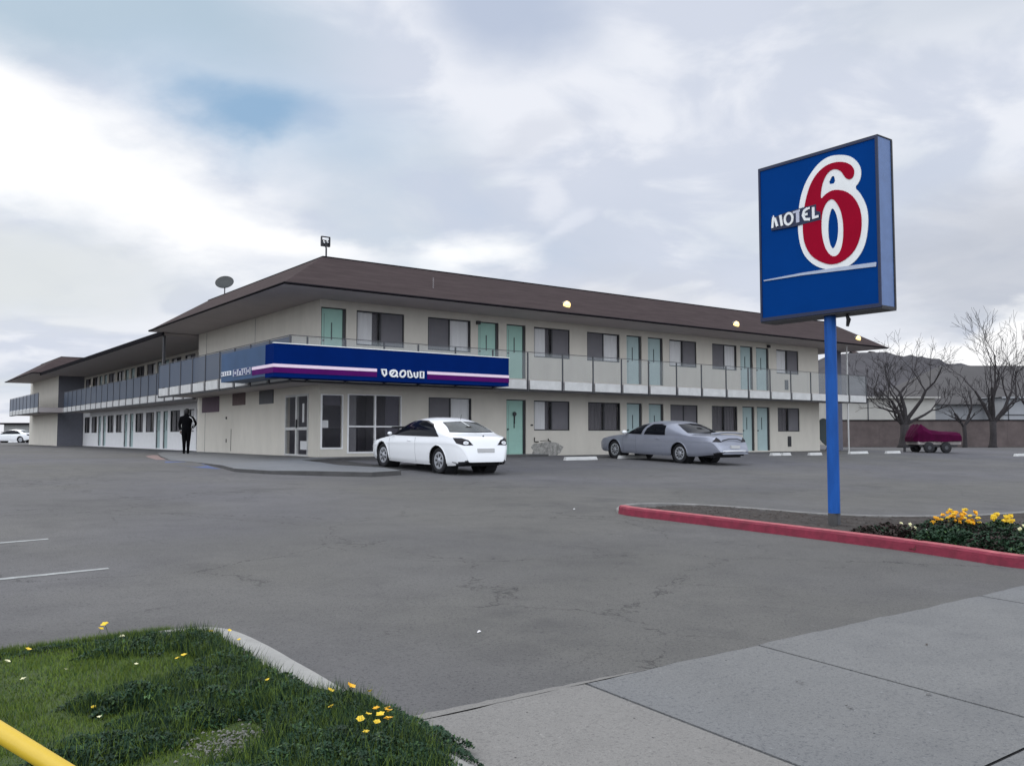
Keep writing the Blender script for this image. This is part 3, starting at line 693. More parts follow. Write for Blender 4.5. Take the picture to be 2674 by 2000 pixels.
# small lettering on the return face (x here is the run along v)
Pm = lambda x, y, z: (-2.58-y, x, z)
lt = MB(); lt.box(-2.60, -2.58, 1.15, 2.10, 2.72, 2.86); lt.build('letter_panel', M_wsign, bnd)
lt = MB()
for k in range(4): stroke(lt, ell(2.0-k*.23, 2.79, .05, .04, .1, 8), .03, .026, .021, True, Pm)
lt.build('lettering', M_blue, bnd)
lt = MB(); lt.box(-2.60, -2.58, -.62, .95, 2.66, 2.87); lt.build('letter_panel', mat('letter_grey', (0.42, 0.43, 0.48), .6, noise=.1), bnd)
lt = MB()
stroke(lt, [(.82, 2.84), (.82, 2.69), (.6, 2.69), (.6, 2.84)], .05, .026, .021, True, Pm)
stroke(lt, [(.42, 2.69), (.36, 2.84), (.18, 2.84), (.12, 2.69)], .05, .026, .021, False, Pm)
stroke(lt, [(-.02, 2.84), (-.04, 2.69), (-.2, 2.69), (-.22, 2.84)], .05, .026, .021, False, Pm)
stroke(lt, [(-.36, 2.84), (-.36, 2.69), (-.54, 2.69), (-.54, 2.84)], .05, .026, .021, True, Pm)
lt.build('lettering', M_blue, bnd)

# ------------------------------------------------------------------ roof equipment and lamps
LS = 1.3
for i, (u, lb) in enumerate(((9.53, 'lit yellow lamp on the brown roof slope above the mint doors, nearest the office corner'), (19.62, 'lit yellow lamp on the brown roof slope just left of the blue pylon sign'), (29.4, 'lit yellow lamp at the right tip of the roof, right of the pylon pole'))):
    r = site('roof_lamp', lb, 'lamp', u, -1.45, 5.82, 0, 'lit lamps along the roof slope')
    m = MB(); m.lathe([(0, .02), (.10, .02), (.13, -.03), (.13, -.09)], 16, 'y', (0, 0, 0)); m.build('housing', M_post, r, smooth=True, rot=(math.radians(20), 0, 0))
    m = MB(); m.lathe([(.128, -.085), (.12, -.14), (.08, -.185), (.03, -.20), (0, -.202)], 16, 'y', (0, 0, 0)); m.build('lens', M_lamp, r, smooth=True, rot=(math.radians(20), 0, 0))
    m = MB(); m.box(-.02, .02, .0, .30, -.02, .02); m.build('bracket', M_post, r); r.scale = (LS, LS, LS)
r = site('roof_floodlight', 'black box floodlight on a short post above the roof corner', 'floodlight', .33, .3, 6.80)
r.scale = (.88, .88, .92)
m = MB(); m.tube([(0, 0, 0), (0, 0, .40)], .035, 8); m.box(-.09, .09, -.06, .06, 0, .03); m.build('post', M_blk, r)
m = MB(); m.box(-.19, .19, .02, .13, .46, .49); m.box(-.19, .19, .02, .13, .81, .84); m.box(-.19, -.15, .02, .13, .49, .81); m.box(.15, .19, .02, .13, .49, .81); m.box(-.15, .15, .10, .13, .49, .72); m.box(-.02, .02, .05, .1, .49, .7); m.build('housing', M_blk, r, bevel=.015)
m = MB(); m.tube([(0, 0, .38), (0, .06, .47)], .03, 8); m.build('swivel', M_blk, r)
m = MB(); m.lathe([(0, .04), (.06, .04), (.05, .01)], 10, 'y', (-.06, 0.02, .62)); m.lathe([(0, .04), (.05, .04), (.04, .01)], 10, 'y', (.08, 0.02, .64)); m.build('lens', M_lensw, r)
r = site('satellite_dish', 'round dark satellite dish standing at the edge of the office roof', 'satellite dish', .5, 11.2, 6.8)
m = MB(); m.lathe([(0, .0), (.14, .012), (.26, .045), (.37, .10), (.385, .10)], 28, 'z'); m.build('dish', mat('dish_grey', (0.025, 0.028, 0.026), .5, noise=.2), r, smooth=True, loc=(0, 0, .66), rot=(math.radians(52), 0, math.radians(-30)))
m = MB(); m.lathe([(.375, .095), (.40, .10), (.375, .115)], 28, 'z'); m.build('rim', M_blk, r, smooth=True, loc=(0, 0, .66), rot=(math.radians(52), 0, math.radians(-30)))
m = MB(); m.tube([(0, 0, 0), (0, 0, .5), (.02, .03, .64)], .025, 8); m.build('mast', M_blk, r)
for (u, v, h, lb, hh) in ((.7, 7.6, 6.8, 'tiny dark vent stub on the roof edge right of the dish', .14), (30.1, .3, 6.3, 'thin wire aerial on the right hip of the roof', .75), (6.0, 1.0, 6.8, 'small dark stub on the roof edge above the sign letters', .12)):
    r = site('roof_vent' if hh < .5 else 'aerial', lb, 'vent' if hh < .5 else 'aerial', u, v, h)
    m = MB(); m.tube([(0, 0, -.1), (0, 0, hh)], .03 if hh < .5 else .012, 6); m.tube([(-.03, 0, hh*.8), (.03, 0, hh*.8)], .012, 5); m.build('mast', M_blk, r)
r = site('hanging_chain', 'short pale chain hanging on the roof slope above the second window', 'chain', 3.62, -1.33, 5.86)
m = MB()
for k in range(6): m.tube([(0.02*math.cos(t), -.03, .07*k+.035*math.sin(t)) for t in [q*PI/4 for q in range(9)]], .006, 4)
m.build('links', mat('chain_grey', (0.30, 0.28, 0.28), .5, noise=.1), r)

# ------------------------------------------------------------------ pylon sign
def curve_poly(pts, it=2):
    for _ in range(it):
        q = []
        for i in range(len(pts)):
            a, b = pts[i], pts[(i+1) % len(pts)]
            q += [(a[0]*.75+b[0]*.25, a[1]*.75+b[1]*.25), (a[0]*.25+b[0]*.75, a[1]*.25+b[1]*.75)]
        pts = q
    return pts
def prism(name, loops, x0, x1, m, parent):
    """outline with holes in the (s,h) plane of the sign face, extruded from x0 to x1 (outward is -x)"""
    cu = bpy.data.curves.new(name, 'CURVE'); cu.dimensions = '2D'; cu.fill_mode = 'BOTH'
    for lp in loops:
        sp = cu.splines.new('POLY'); sp.points.add(len(lp)-1)
        for i, p in enumerate(lp): sp.points[i].co = (p[0], p[1], 0, 1)
        sp.use_cyclic_u = True
    cu.extrude = abs(x1-x0)/2
    t = bpy.data.objects.new('tmp', cu); COL.objects.link(t)
    me = bpy.data.meshes.new_from_object(t.evaluated_get(bpy.context.evaluated_depsgraph_get()))
    bpy.data.objects.remove(t)
    # local (s, h, depth) -> building-aligned (x=-depth, y=-s, z=h)
    me.transform(Matrix(((0, 0, -1, (x0+x1)/2), (-1, 0, 0, 0), (0, 1, 0, 0), (0, 0, 0, 1))))
    me.materials.append(m); me.name = name
    return link(name, me, parent)
def text_mesh(s, size, bold=0.0, shear=0.0, space=1.0):
    cu = bpy.data.curves.new('t', 'FONT'); cu.body = s; cu.size = size; cu.offset = bold; cu.shear = shear; cu.space_character = space; cu.extrude = .012
    t = bpy.data.objects.new('tmp', cu); COL.objects.link(t)
    me = bpy.data.meshes.new_from_object(t.evaluated_get(bpy.context.evaluated_depsgraph_get())); bpy.data.objects.remove(t)
    return me
GS = G(-19.73)
pyl = site('pylon_sign', 'tall blue motel roadside sign with a big red 6 on a blue pole', 'sign', -.59, -19.73, 0)
H0, H1, S0, S1 = 2.57, 5.04, -1.12, .95
m = MB(); m.box(-.18, .18, -S1, -S0, H0, H1); m.build('cabinet', mat('cabinet_grey', (0.10, 0.165, 0.33), .45, noise=.12), pyl)
m = MB(); m.box(-.192, -.18, -S1+.03, -S0-.03, H0+.05, H1-.03); m.build('face_panel', M_blue2, pyl)
m = MB()
for (a, b, c, d) in ((-S1-.006, -S1+.03, H0-.006, H1+.006), (-S0-.03, -S0+.006, H0-.006, H1+.006)): m.box(-.205, -.18, a, b, c, d)
m.box(-.205, -.18, -S1+.03, -S0-.03, H1-.03, H1+.006); m.box(-.205, -.18, -S1+.03, -S0-.03, H0-.006, H0+.05)
m.build('frame', mat('frame_navy', (0.004, 0.012, 0.05), .5, noise=.1), pyl)
m = MB(); m.box(-.19, .19, -S1-.012, -S1-.006, H0-.01, H0+.02); m.box(.155, .19, -S1-.014, -S1-.001, H0, H1); m.box(-.2, .19, -S1-.01, -S0+.01, H1+.006, H1+.02); m.box(-.19, .19, -S1-.01, -S0+.01, H0-.03, H0-.006); m.build('edge_trim', M_blk, pyl)
F_red = [(0.587, 4.56), (0.589, 4.636), (0.529, 4.727), (0.406, 4.796), (0.257, 4.822), (0.106, 4.806), (-0.051, 4.714), (-0.166, 4.563), (-0.248, 4.343), (-0.29, 4.112), (-0.305, 3.876), (-0.277, 3.672), (-0.169, 3.476), (0.005, 3.35), (0.177, 3.284), (0.347, 3.296), (0.516, 3.382), (0.622, 3.515), (0.679, 3.692), (0.692, 3.877), (0.664, 4.052), (0.578, 4.221), (0.457, 4.335), (0.332, 4.391), (0.204, 4.408), (0.095, 4.366), (0.019, 4.304), (0.031, 4.459), (0.079, 4.604), (0.168, 4.708), (0.277, 4.724), (0.381, 4.656), (0.421, 4.574), (0.482, 4.505), (0.553, 4.504)]
F_hole = [(0.214, 4.289), (0.306, 4.184), (0.374, 4.017), (0.397, 3.783), (0.375, 3.558), (0.308, 3.417), (0.201, 3.396), (0.096, 3.51), (0.035, 3.695), (0.019, 3.933), (0.045, 4.123), (0.114, 4.245)]
F_inner = [(0.211, 4.166), (0.289, 4.015), (0.309, 3.8), (0.279, 3.613), (0.204, 3.499), (0.143, 3.637), (0.13, 3.833), (0.152, 4.023)]
F_outer = [(0.387, 4.909), (0.553, 4.835), (0.672, 4.691), (0.701, 4.552), (0.665, 4.428), (0.582, 4.364), (0.662, 4.278), (0.758, 4.088), (0.793, 3.894), (0.775, 3.674), (0.721, 3.46), (0.596, 3.294), (0.429, 3.207), (0.218, 3.201), (0.003, 3.253), (-0.194, 3.382), (-0.326, 3.562), (-0.389, 3.812), (-0.392, 4.093), (-0.353, 4.365), (-0.28, 4.569), (-0.162, 4.741), (-0.003, 4.88), (0.174, 4.941)]
F_tri = [(0.245, 4.655), (0.142, 4.512), (0.28, 4.499)]
F_sw = [(-1.056, 3.229), (-0.31, 3.242), (0.346, 3.231), (0.894, 3.213), (0.892, 3.151), (0.344, 3.174), (-0.311, 3.202), (-1.046, 3.211)]

prism('numeral_outline', [curve_poly(F_outer), curve_poly(F_inner), curve_poly(F_tri, 1)], -.205, -.1925, M_wsign, pyl)
prism('numeral_six', [curve_poly(F_red), curve_poly(F_hole)], -.213, -.2055, M_red, pyl)
prism('swoosh', [F_sw], -.206, -.1925, mat('swoosh_grey', (.40, .45, .55), .5, noise=.1), pyl)
lt = MB(); Pf = lambda x, y, z: (-y, -x, z)
def L2(px): return -.87+(px-260)*(.87/870.0)
def LZ(q): return 4.035+.18*q
FY0, FY1 = .232, .214
stroke(lt, [(L2(280), LZ(0)), (L2(300), LZ(.95)), (L2(330), LZ(.8)), (L2(372), LZ(.05))], .038, FY0, FY1, False, Pf)
stroke(lt, [(L2(300), LZ(.95)), (L2(322), LZ(.98))], .04, FY0+.001, FY1, False, Pf)
stroke(lt, [(L2(432), LZ(.98)), (L2(462), LZ(0))], .040, FY0, FY1, False, Pf)
stroke(lt, ell(L2(587), LZ(.48), .072, .088, 0, 20), .036, FY0, FY1, True, Pf)
stroke(lt, [(L2(930), LZ(1.0)), (L2(870), LZ(.85)), (L2(848), LZ(.5)), (L2(880), LZ(.12)), (L2(975), LZ(.02))], .042, FY0, FY1, False, Pf)
stroke(lt, [(L2(875), LZ(.52)), (L2(935), LZ(.52))], .036, FY0+.001, FY1, False, Pf)
stroke(lt, [(L2(900), LZ(.96)), (L2(975), LZ(1.0))], .03, FY0+.0015, FY1, False, Pf)
stroke(lt, [(L2(1030), LZ(1.0)), (L2(1030), LZ(.06))], .040, FY0, FY1, False, Pf)
stroke(lt, [(L2(1012), LZ(.08)), (L2(1125), LZ(.12))], .036, FY0+.001, FY1, False, Pf)
lt.build('lettering', M_wsign, pyl)
lt = MB(); stroke(lt, [(L2(670), LZ(.93)), (L2(800), LZ(.97))], .036, FY0+.001, FY1, False, Pf); stroke(lt, [(L2(752), LZ(.95)), (L2(752), LZ(-.02))], .055, FY0, FY1, False, Pf)
lt.build('lettering', mat('letter_pale_grey', (.45, .47, .56), .5, noise=.1), pyl)
prism('letter_shadow', [[(L2(250), 4.0), (L2(690), 3.985), (L2(1150), 4.0), (L2(1145), 4.12), (L2(1075), 4.15), (L2(1072), 4.25), (L2(830), 4.25), (L2(640), 4.24), (L2(540), 4.235), (L2(250), 4.2)]], -.2165, -.2137, mat('letter_backing', (.004, .012, .05), .5), pyl)
m = MB(); m.tube([(0, 0, GS+.22), (0, 0, H0-.03)], .089, 8); m.build('pole', M_blue3, pyl)
m = MB(); m.box(-.085, .0, -.05, .05, GS+.02, GS+.22); m.build('pole_base', M_conc2, pyl)
m = MB(); m.tube([(.04, -.02, GS-.05), (.04, -.02, GS+.24)], .05, 8); m.build('pole_stub', M_post, pyl)
m = MB(); m.tube([(0, -.28, H0-.03), (.02, -.30, H0-.10), (.03, -.27, H0-.20)], [.018, .035, .022], 8); m.build('junction_cable', M_blk, pyl)
# ------------------------------------------------------------------ kerbs, island, planter
def smooth_path(pts, it=2):
    for _ in range(it):
        q = [pts[0]]
        for i in range(len(pts)-1):
            a, b = pts[i], pts[i+1]
            q += [(a[0]*.75+b[0]*.25, a[1]*.75+b[1]*.25), (a[0]*.25+b[0]*.75, a[1]*.25+b[1]*.75)]
        pts = q + [pts[-1]]
    return pts
def kerb(mb, path, w, hgt, side, mface=0, mtop=1, jit=0.006):
    """section: face, rolled shoulder, top, inner drop. side=+1: kerb body lies left of the path direction"""
    n = len(path); secs = []
    for i, p in enumerate(path):
        a = path[max(0, i-1)]; b = path[min(n-1, i+1)]; dx, dy = b[0]-a[0], b[1]-a[1]; l = math.hypot(dx, dy) or 1
        nx, ny = -dy/l*side, dx/l*side; g = G(p[1]); j = jit*math.sin(i*2.3)
        secs.append([(p[0]+nx*d, p[1]+ny*d, g+z) for d, z in ((0+j, -.06), (.012+j, hgt*.75), (.030, hgt*.95), (.05, hgt), (w-.02, hgt+.002), (w, hgt-.012), (w, -.02))])
    for i in range(n-1):
        for k in range(6):
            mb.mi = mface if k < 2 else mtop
            mb.quad(secs[i][k], secs[i+1][k], secs[i+1][k+1], secs[i][k+1])
    for s_ in (secs[0], secs[-1]): mb.mi = mface; mb.poly(s_)
out_path = smooth_path([(-2.25, -16.80), (-2.33, -17.1), (-2.22, -17.9), (-2.1, -19.0), (-2.0, -19.9), (-1.9, -21.0), (-1.87, -21.8), (-1.92, -22.4), (-1.98, -22.75), (-1.9, -23.1), (-1.4, -23.38), (0, -23.44), (14, -23.44)])
back_path = smooth_path([(-2.25, -16.80), (-2.0, -16.45), (-1.45, -16.05), (-.85, -16.12), (-.15, -16.6), (.33, -17.7), (.58, -18.7), (1.1, -19.3), (2.0, -19.8), (3.6, -20.3), (14, -21.0)])
isl = site('planted_island_kerb', 'red painted kerb around the planted island under the pylon sign', 'kerb', 0, 0, 0)
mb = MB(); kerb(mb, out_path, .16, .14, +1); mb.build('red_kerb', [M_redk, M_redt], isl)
mb = MB(); kerb(mb, back_path, .14, .06, -1, 0, 0); mb.build('grey_kerb', mat('grey_kerb_concrete', (0.19, 0.185, 0.175), .9, noise=.3, nscale=4), isl)
pl = site('planter_kerb', 'pale concrete kerb edging the front lawn beside the driveway', 'kerb', 0, 0, 0)
kp = smooth_path([(-10.66, -20.98), (-10.5, -20.99), (-10.34, -21.03), (-10.20, -21.18), (-10.14, -21.6), (-10.13, -22.5), (-10.12, -24.5), (-10.12, -29)])
mb = MB(); kerb(mb, kp, .25, .055, -1, 0, 0, .003); mb.build('kerb_stone', [M_conc, M_conc], pl)
def fill(name, loop, dz, m, bump=0.03, step=.16, seed=1):
    """lumpy soil sheet inside a loop given as (left boundary, right boundary) function of v"""
    rr = random.Random(seed); mb = MB(); vs_ = loop['v']; v = vs_[0]; rows = []
    while v < vs_[1]+1e-6:
        a, b = loop['f'](v); n = max(2, int((b-a)/step)+1) if b-a < 12 else 40
        rows.append((v, a, b)); v += step
    nn = 40
    for i in range(len(rows)-1):
        pass
    grid = []
    for v, a, b in rows:
        grid.append([(a+(b-a)*k/nn, v, G(v)+dz+(rr.uniform(-bump, bump) if 0 < k < nn else -.01)) for k in range(nn+1)])
    for i in range(len(grid)-1):
        for k in range(nn): mb.quad(grid[i][k], grid[i][k+1], grid[i+1][k+1], grid[i+1][k])
    return structure(name, mb, m, smooth=True)
def interp_path(path, v, lo=True):
    xs = []
    for i in range(len(path)-1):
        a, b = path[i], path[i+1]
        if (a[1]-v)*(b[1]-v) <= 0 and abs(a[1]-b[1]) > 1e-9: xs.append(a[0]+(b[0]-a[0])*(v-a[1])/(b[1]-a[1]))
    return xs
def island_f(v):
    a = interp_path(out_path, v); b = interp_path(back_path, v)
    return ((min(a) if a else -1.5)+.1, (max(b) if b else 14)-.08)
fill('soil_bed', dict(v=(-23.3, -16.5), f=island_f), .035, M_soil, .018, .14)
fill('lawn_ground', dict(v=(-29, -21.02), f=lambda v: (-40 if v < -26 else -22, -10.36 if v < -21.35 else -10.55)), .035, M_turf, .012, .2, 2)
rr = random.Random(11)
mb = MB()
for i in range(2600):                                     # bark chips and clods
    v = rr.uniform(-23.2, -16.9); a, b = island_f(v); u = rr.uniform(a+.03, min(b, 6)-.03); s = rr.uniform(.006, .022)
    z = G(v)+.045; t = rr.uniform(0, PI); c, s2 = math.cos(t)*s, math.sin(t)*s
    q = rr.uniform(.003, .016)
    mb.poly([(u-c, v-s2, z), (u+s2*.5, v-c*.5, z+q), (u+c, v+s2, z), (u-s2*.5, v+c*.5, z+q*.5)])
o = mb.build('bark_chips', M_chip, loc=W(0, 0, 0), rot=ANG); o['kind'] = 'stuff'; o['label'] = 'dark bark chips scattered over the island soil'; o['category'] = 'bark chips'

# ------------------------------------------------------------------ grass, ground cover, shrubs
def tri_cloud(name, verts, mats, midx=None):
    """verts: (n,3or4,3) array -> faces"""
    n, k = verts.shape[0], verts.shape[1]
    me = bpy.data.meshes.new(name); me.vertices.add(n*k); me.vertices.foreach_set('co', verts.reshape(-1).astype(np.float32))
    me.loops.add(n*k); me.loops.foreach_set('vertex_index', np.arange(n*k, dtype=np.int32))
    me.polygons.add(n); me.polygons.foreach_set('loop_start', np.arange(0, n*k, k, dtype=np.int32)); me.polygons.foreach_set('loop_total', np.full(n, k, dtype=np.int32))
    for m in mats: me.materials.append(m)
    if midx is not None: me.polygons.foreach_set('material_index', midx.astype(np.int32))
    me.update(calc_edges=True); return me
rng_ = np.random.default_rng(5)
Gv = lambda v: -0.06 - 0.031*np.clip(-1.0 - v, 0, 26)
def blades(n, u, v, z, hmin, hmax, wd, lean=.5):
    h = rng_.uniform(hmin, hmax, n); t = rng_.uniform(0, 2*PI, n); l = rng_.uniform(0, lean, n)*h; t2 = rng_.uniform(0, 2*PI, n); w = rng_.uniform(.6, 1.2, n)*wd
    P = np.zeros((n, 3, 3)); dx, dy = np.cos(t)*w, np.sin(t)*w
    P[:, 0] = np.stack([u-dx, v-dy, z], 1); P[:, 1] = np.stack([u+dx, v+dy, z], 1)
    P[:, 2] = np.stack([u+np.cos(t2)*l, v+np.sin(t2)*l, z+h], 1); return P
n = 150000
v = rng_.uniform(-25.0, -20.95, n); u = -10.385 - rng_.uniform(0, 1, n)**1.1*3.6
keep = ~((v > -21.35) & (u > -10.58)); u, v = u[keep], v[keep]; n = len(u)
patch = np.sin(u*3.1+1)*np.sin(v*2.7)+np.sin(u*7.3+v*5.1)*.5
hs = 1.0+.35*patch
P = blades(n, u, v, Gv(v)+.035, .010, .032, .0028, .9); P[:, 2, 2] = P[:, 0, 2] + (P[:, 2, 2]-P[:, 0, 2])*np.clip(hs, .5, 1.6)
edge = blades(9000, rng_.uniform(-13.5, -10.56, 9000), rng_.normal(-20.97, .03, 9000), np.full(9000, G(-20.97)+.01), .03, .075, .003, .8)
P = np.concatenate([P, edge])
me = tri_cloud('grass', P, [M_grass, M_leafm], (rng_.random(len(P)) < .22).astype(int))
o = link('grass', me, loc=W(0, 0, 0), rot=ANG, kind='stuff'); o['label'] = 'green mown grass covering the front lawn at lower left'; o['category'] = 'grass'
def leaves(mounds, seed, lmin=.008, lmax=.017):
    r = np.random.default_rng(seed); out = []
    for (mu, mv, ru, rv, h, n) in mounds:
        t = r.uniform(0, 2*PI, n); q = np.sqrt(r.uniform(0, 1, n)); k = r.uniform(.12, 1.0, n)**.5
        lump = 1+.28*np.sin(t*5+mu*9)+.18*np.sin(t*11+mv*5)
        u = mu+np.cos(t)*q*ru*lump; v = mv+np.sin(t)*q*rv*lump
        z = Gv(v)+.04+h*.8*np.sqrt(np.clip(1-q*q, 0, 1))*k*(1+.25*np.sin(u*23)*np.sin(v*19))
        s = r.uniform(lmin, lmax, n); a = r.uniform(0, 2*PI, n); tl = r.uniform(-.9, .9, n); tl2 = r.uniform(-.9, .9, n)
        ax = np.stack([np.cos(a), np.sin(a), tl], 1)*s[:, None]; bx = np.stack([-np.sin(a), np.cos(a), tl2], 1)*(s*.62)[:, None]
        c = np.stack([u, v, z], 1); out.append(np.stack([c-ax, c+bx*.9, c+ax, c-bx*.9], 1))
    return np.concatenate(out)
GCS = -.05
gc = [(-10.42, -21.55, .16, .35, .09, 3800), (-10.40, -22.1, .14, .40, .09, 4200), (-10.75, -21.35, .35, .22, .07, 3800), (-10.42, -22.75, .22, .35, .10, 5200),
      (-10.62, -22.4, .26, .28, .09, 3600), (-11.05, -22.45, .30, .16, .09, 3600), (-10.72, -22.75, .30, .22, .10, 4600), (-10.95, -22.9, .32, .16, .08, 4000),
      (-10.40, -23.25, .26, .35, .11, 6500), (-10.55, -23.8, .36, .45, .12, 9000), (-10.28, -23.7, .16, .5, .09, 4000), (-10.9, -23.9, .30, .35, .09, 5000), (-11.35, -23.1, .3, .18, .07, 2600), (-11.1, -21.1, .5, .07, .03, 900)]
GCF = lambda q: (q[0]+(GCS if q[1] < -22.6 else -.10),)+q[1:4]+(q[4]*1.15, int(q[5]*(1.3 if q[1] < -22.2 else .7)),)
P = leaves([GCF(q) for q in gc]+[(-10.18, -23.35, .09, .25, .07, 1800), (-10.14, -23.8, .10, .35, .07, 2400)], 3, .006, .013)
P = P[(P[:, 0, 0] < -10.37) | (P[:, 0, 1] < -22.85)]
gb = []
for (mu, mv, ru, rv, h_, n_) in gc:
    n_ = int(n_*.6); t = rng_.uniform(0, 2*PI, n_); q = np.sqrt(rng_.uniform(0, 1, n_)); uu = mu+(GCS if mv < -22.6 else -.10)+np.cos(t)*q*ru*1.15; vv_ = mv+np.sin(t)*q*rv*1.15
    gb.append(blades(n_, uu, vv_, Gv(vv_)+.03+h_*.3*(1-q), .035, h_+.035, .0030, .8))
gb = np.concatenate(gb); gb = gb[(gb[:, 0, 0] < -10.38) | ((gb[:, 0, 1] < -22.95) & (gb[:, 0, 0] < -10.1))]
link('grass_tufts', tri_cloud('grass_tufts', gb, [M_leafd, M_grass], (rng_.random(len(gb)) < .38).astype(int)), loc=W(0, 0, 0), rot=ANG, kind='stuff', label='longer dark grass growing through the leafy ground cover', category='grass')
me = tri_cloud('ground_cover', P, [M_leafd, M_leafm], (rng_.random(len(P)) < .14).astype(int))
o = link('ground_cover', me, loc=W(0, 0, 0), rot=ANG, kind='stuff'); o['label'] = 'dark leafy ground cover along the lawn kerb'; o['category'] = 'ground cover'
mb = MB()
for i in range(350):
    u = rng_.normal(-10.93, .13); v = rng_.normal(-23.32, .10); s = float(rng_.uniform(.004, .012)); z = G(v)+.05
    mb.poly([(u-s, v, z), (u, v-s, z+.004), (u+s, v, z), (u, v+s, z+.006)])
o = mb.build('bare_soil_patch', mat('dry_soil', (0.17, 0.165, 0.15), 1, noise=.4, nscale=30), loc=W(0, 0, 0), rot=ANG); o['kind'] = 'stuff'; o['label'] = 'pale dry soil crumbs in the ground cover'; o['category'] = 'soil'

def petals(mb, c, r, npet=6, up=.3, seed=0):
    q = random.Random(seed); t0 = q.uniform(0, 6); cx_, cy_, cz_ = c
    for k in range(npet):
        t = t0+2*PI*k/npet; dx, dy = math.cos(t), math.sin(t); px, py = -dy, dx; rr_ = r*q.uniform(.85, 1.15); w = r*.46
        a = (cx_+dx*r*.12, cy_+dy*r*.12, cz_)
        mb.poly([a, (cx_+dx*rr_*.6+px*w, cy_+dy*rr_*.6+py*w, cz_+r*up*.7), (cx_+dx*rr_, cy_+dy*rr_, cz_+r*up*q.uniform(.3, 1.3)), (cx_+dx*rr_*.6-px*w, cy_+dy*rr_*.6-py*w, cz_+r*up*.7)])
    mb.lathe([(0, .25*r), (.2*r, .15*r), (.22*r, -.05*r)], 6, 'z', c)
FL = []
for i, kk in enumerate((0, 1, 2)):
    col = [M_yel, M_yel2, M_pale][kk]; FL.append(col)
lawn_fl = [(-10.96, -20.84, 0, .034), (-10.93, -21.14, 2, .020), (-10.85, -21.5, 2, .012), (-11.51, -21.2, 0, .024), (-11.65, -21.39, 2, .02), (-10.73, -21.86, 0, .024), (-10.77, -21.87, 0, .018), (-11.01, -21.84, 2, .014), (-11.38, -21.73, 2, .014),
           (-11.6, -21.84, 2, .020), (-10.69, -22.36, 2, .018), (-11.38, -22.53, 0, .016), (-11.39, -22.7, 2, .014), (-11.02, -20.86, 0, .022), (-10.40, -21.33, 0, .02), (-10.44, -21.5, 0, .02)]
bed_fl = [(-10.28, -23.18, 1, .030), (-10.45, -23.39, 0, .018), (-10.29, -23.55, 1, .020), (-10.24, -23.57, 1, .018), (-10.28, -23.63, 1, .024), (-10.32, -23.65, 0, .024), (-10.33, -23.73, 1, .024), (-10.38, -23.71, 0, .020), (-10.43, -23.64, 0, .024), (-10.37, -23.59, 0, .018), (-10.48, -23.8, 0, .018), (-10.37, -23.14, 0, .020), (-10.18, -23.27, 0, .016), (-10.37, -21.6, 0, .016), (-10.40, -21.9, 0, .018), (-10.55, -22.78, 0, .015)]
protos = {}
def flower(u, v, kk, r, z, label, group):
    if kk not in protos:
        e = site('flower', label, 'flower', u, v, z, 0, group); pr = .02
        p = MB(); petals(p, (0, 0, .035), pr, 6, .5, kk); p.build('petals', FL[kk], e)
        p = MB(); p.tube([(0, 0, -.04), (.003, 0, .034)], .0016, 4); p.build('stem', M_leafm, e)
        protos[kk] = e
    else:
        e = copy_tree(protos[kk])
    e.location = W(u, v, z); e.rotation_euler = (random.uniform(-.5, .1), random.uniform(-.4, .4), random.uniform(0, 6)); e.scale = (r/.02,)*3; e['label'] = label; e['group'] = group; return e
names = ['yellow', 'golden', 'pale cream']
for (u, v, kk, r) in lawn_fl: flower(u, v, kk, r*.9, G(v)+.05, 'small %s flower dotted in the mown lawn' % names[kk], 'small %s flowers scattered over the lawn' % names[kk])
for (u, v, kk, r) in bed_fl: flower(u, v, kk, r*.95, G(v)+.115, '%s flower blooming in the dark ground cover by the pavement' % names[kk], '%s flowers in the dark ground cover' % names[kk])
e = site('leafy_weed', 'bright green leafy weed standing in the dark ground cover', 'weed', -11.12, -22.52, G(-22.5)+.04)
e.scale = (.6, .6, .6)
mb = MB()
for k in range(16):
    t = k*2.4; r = .03+.003*k; x, y, z = math.cos(t)*r, math.sin(t)*r, .07+.02*math.sin(k)
    mb.poly([(x*.2, y*.2, .02), (x-.016*math.sin(t), y+.016*math.cos(t), z), (x*1.9, y*1.9, z-.01), (x+.016*math.sin(t), y-.016*math.cos(t), z)])
mb.build('leaf_rosette', mat('bright_leaf', (0.10, 0.22, 0.06), .6, noise=.3), e)
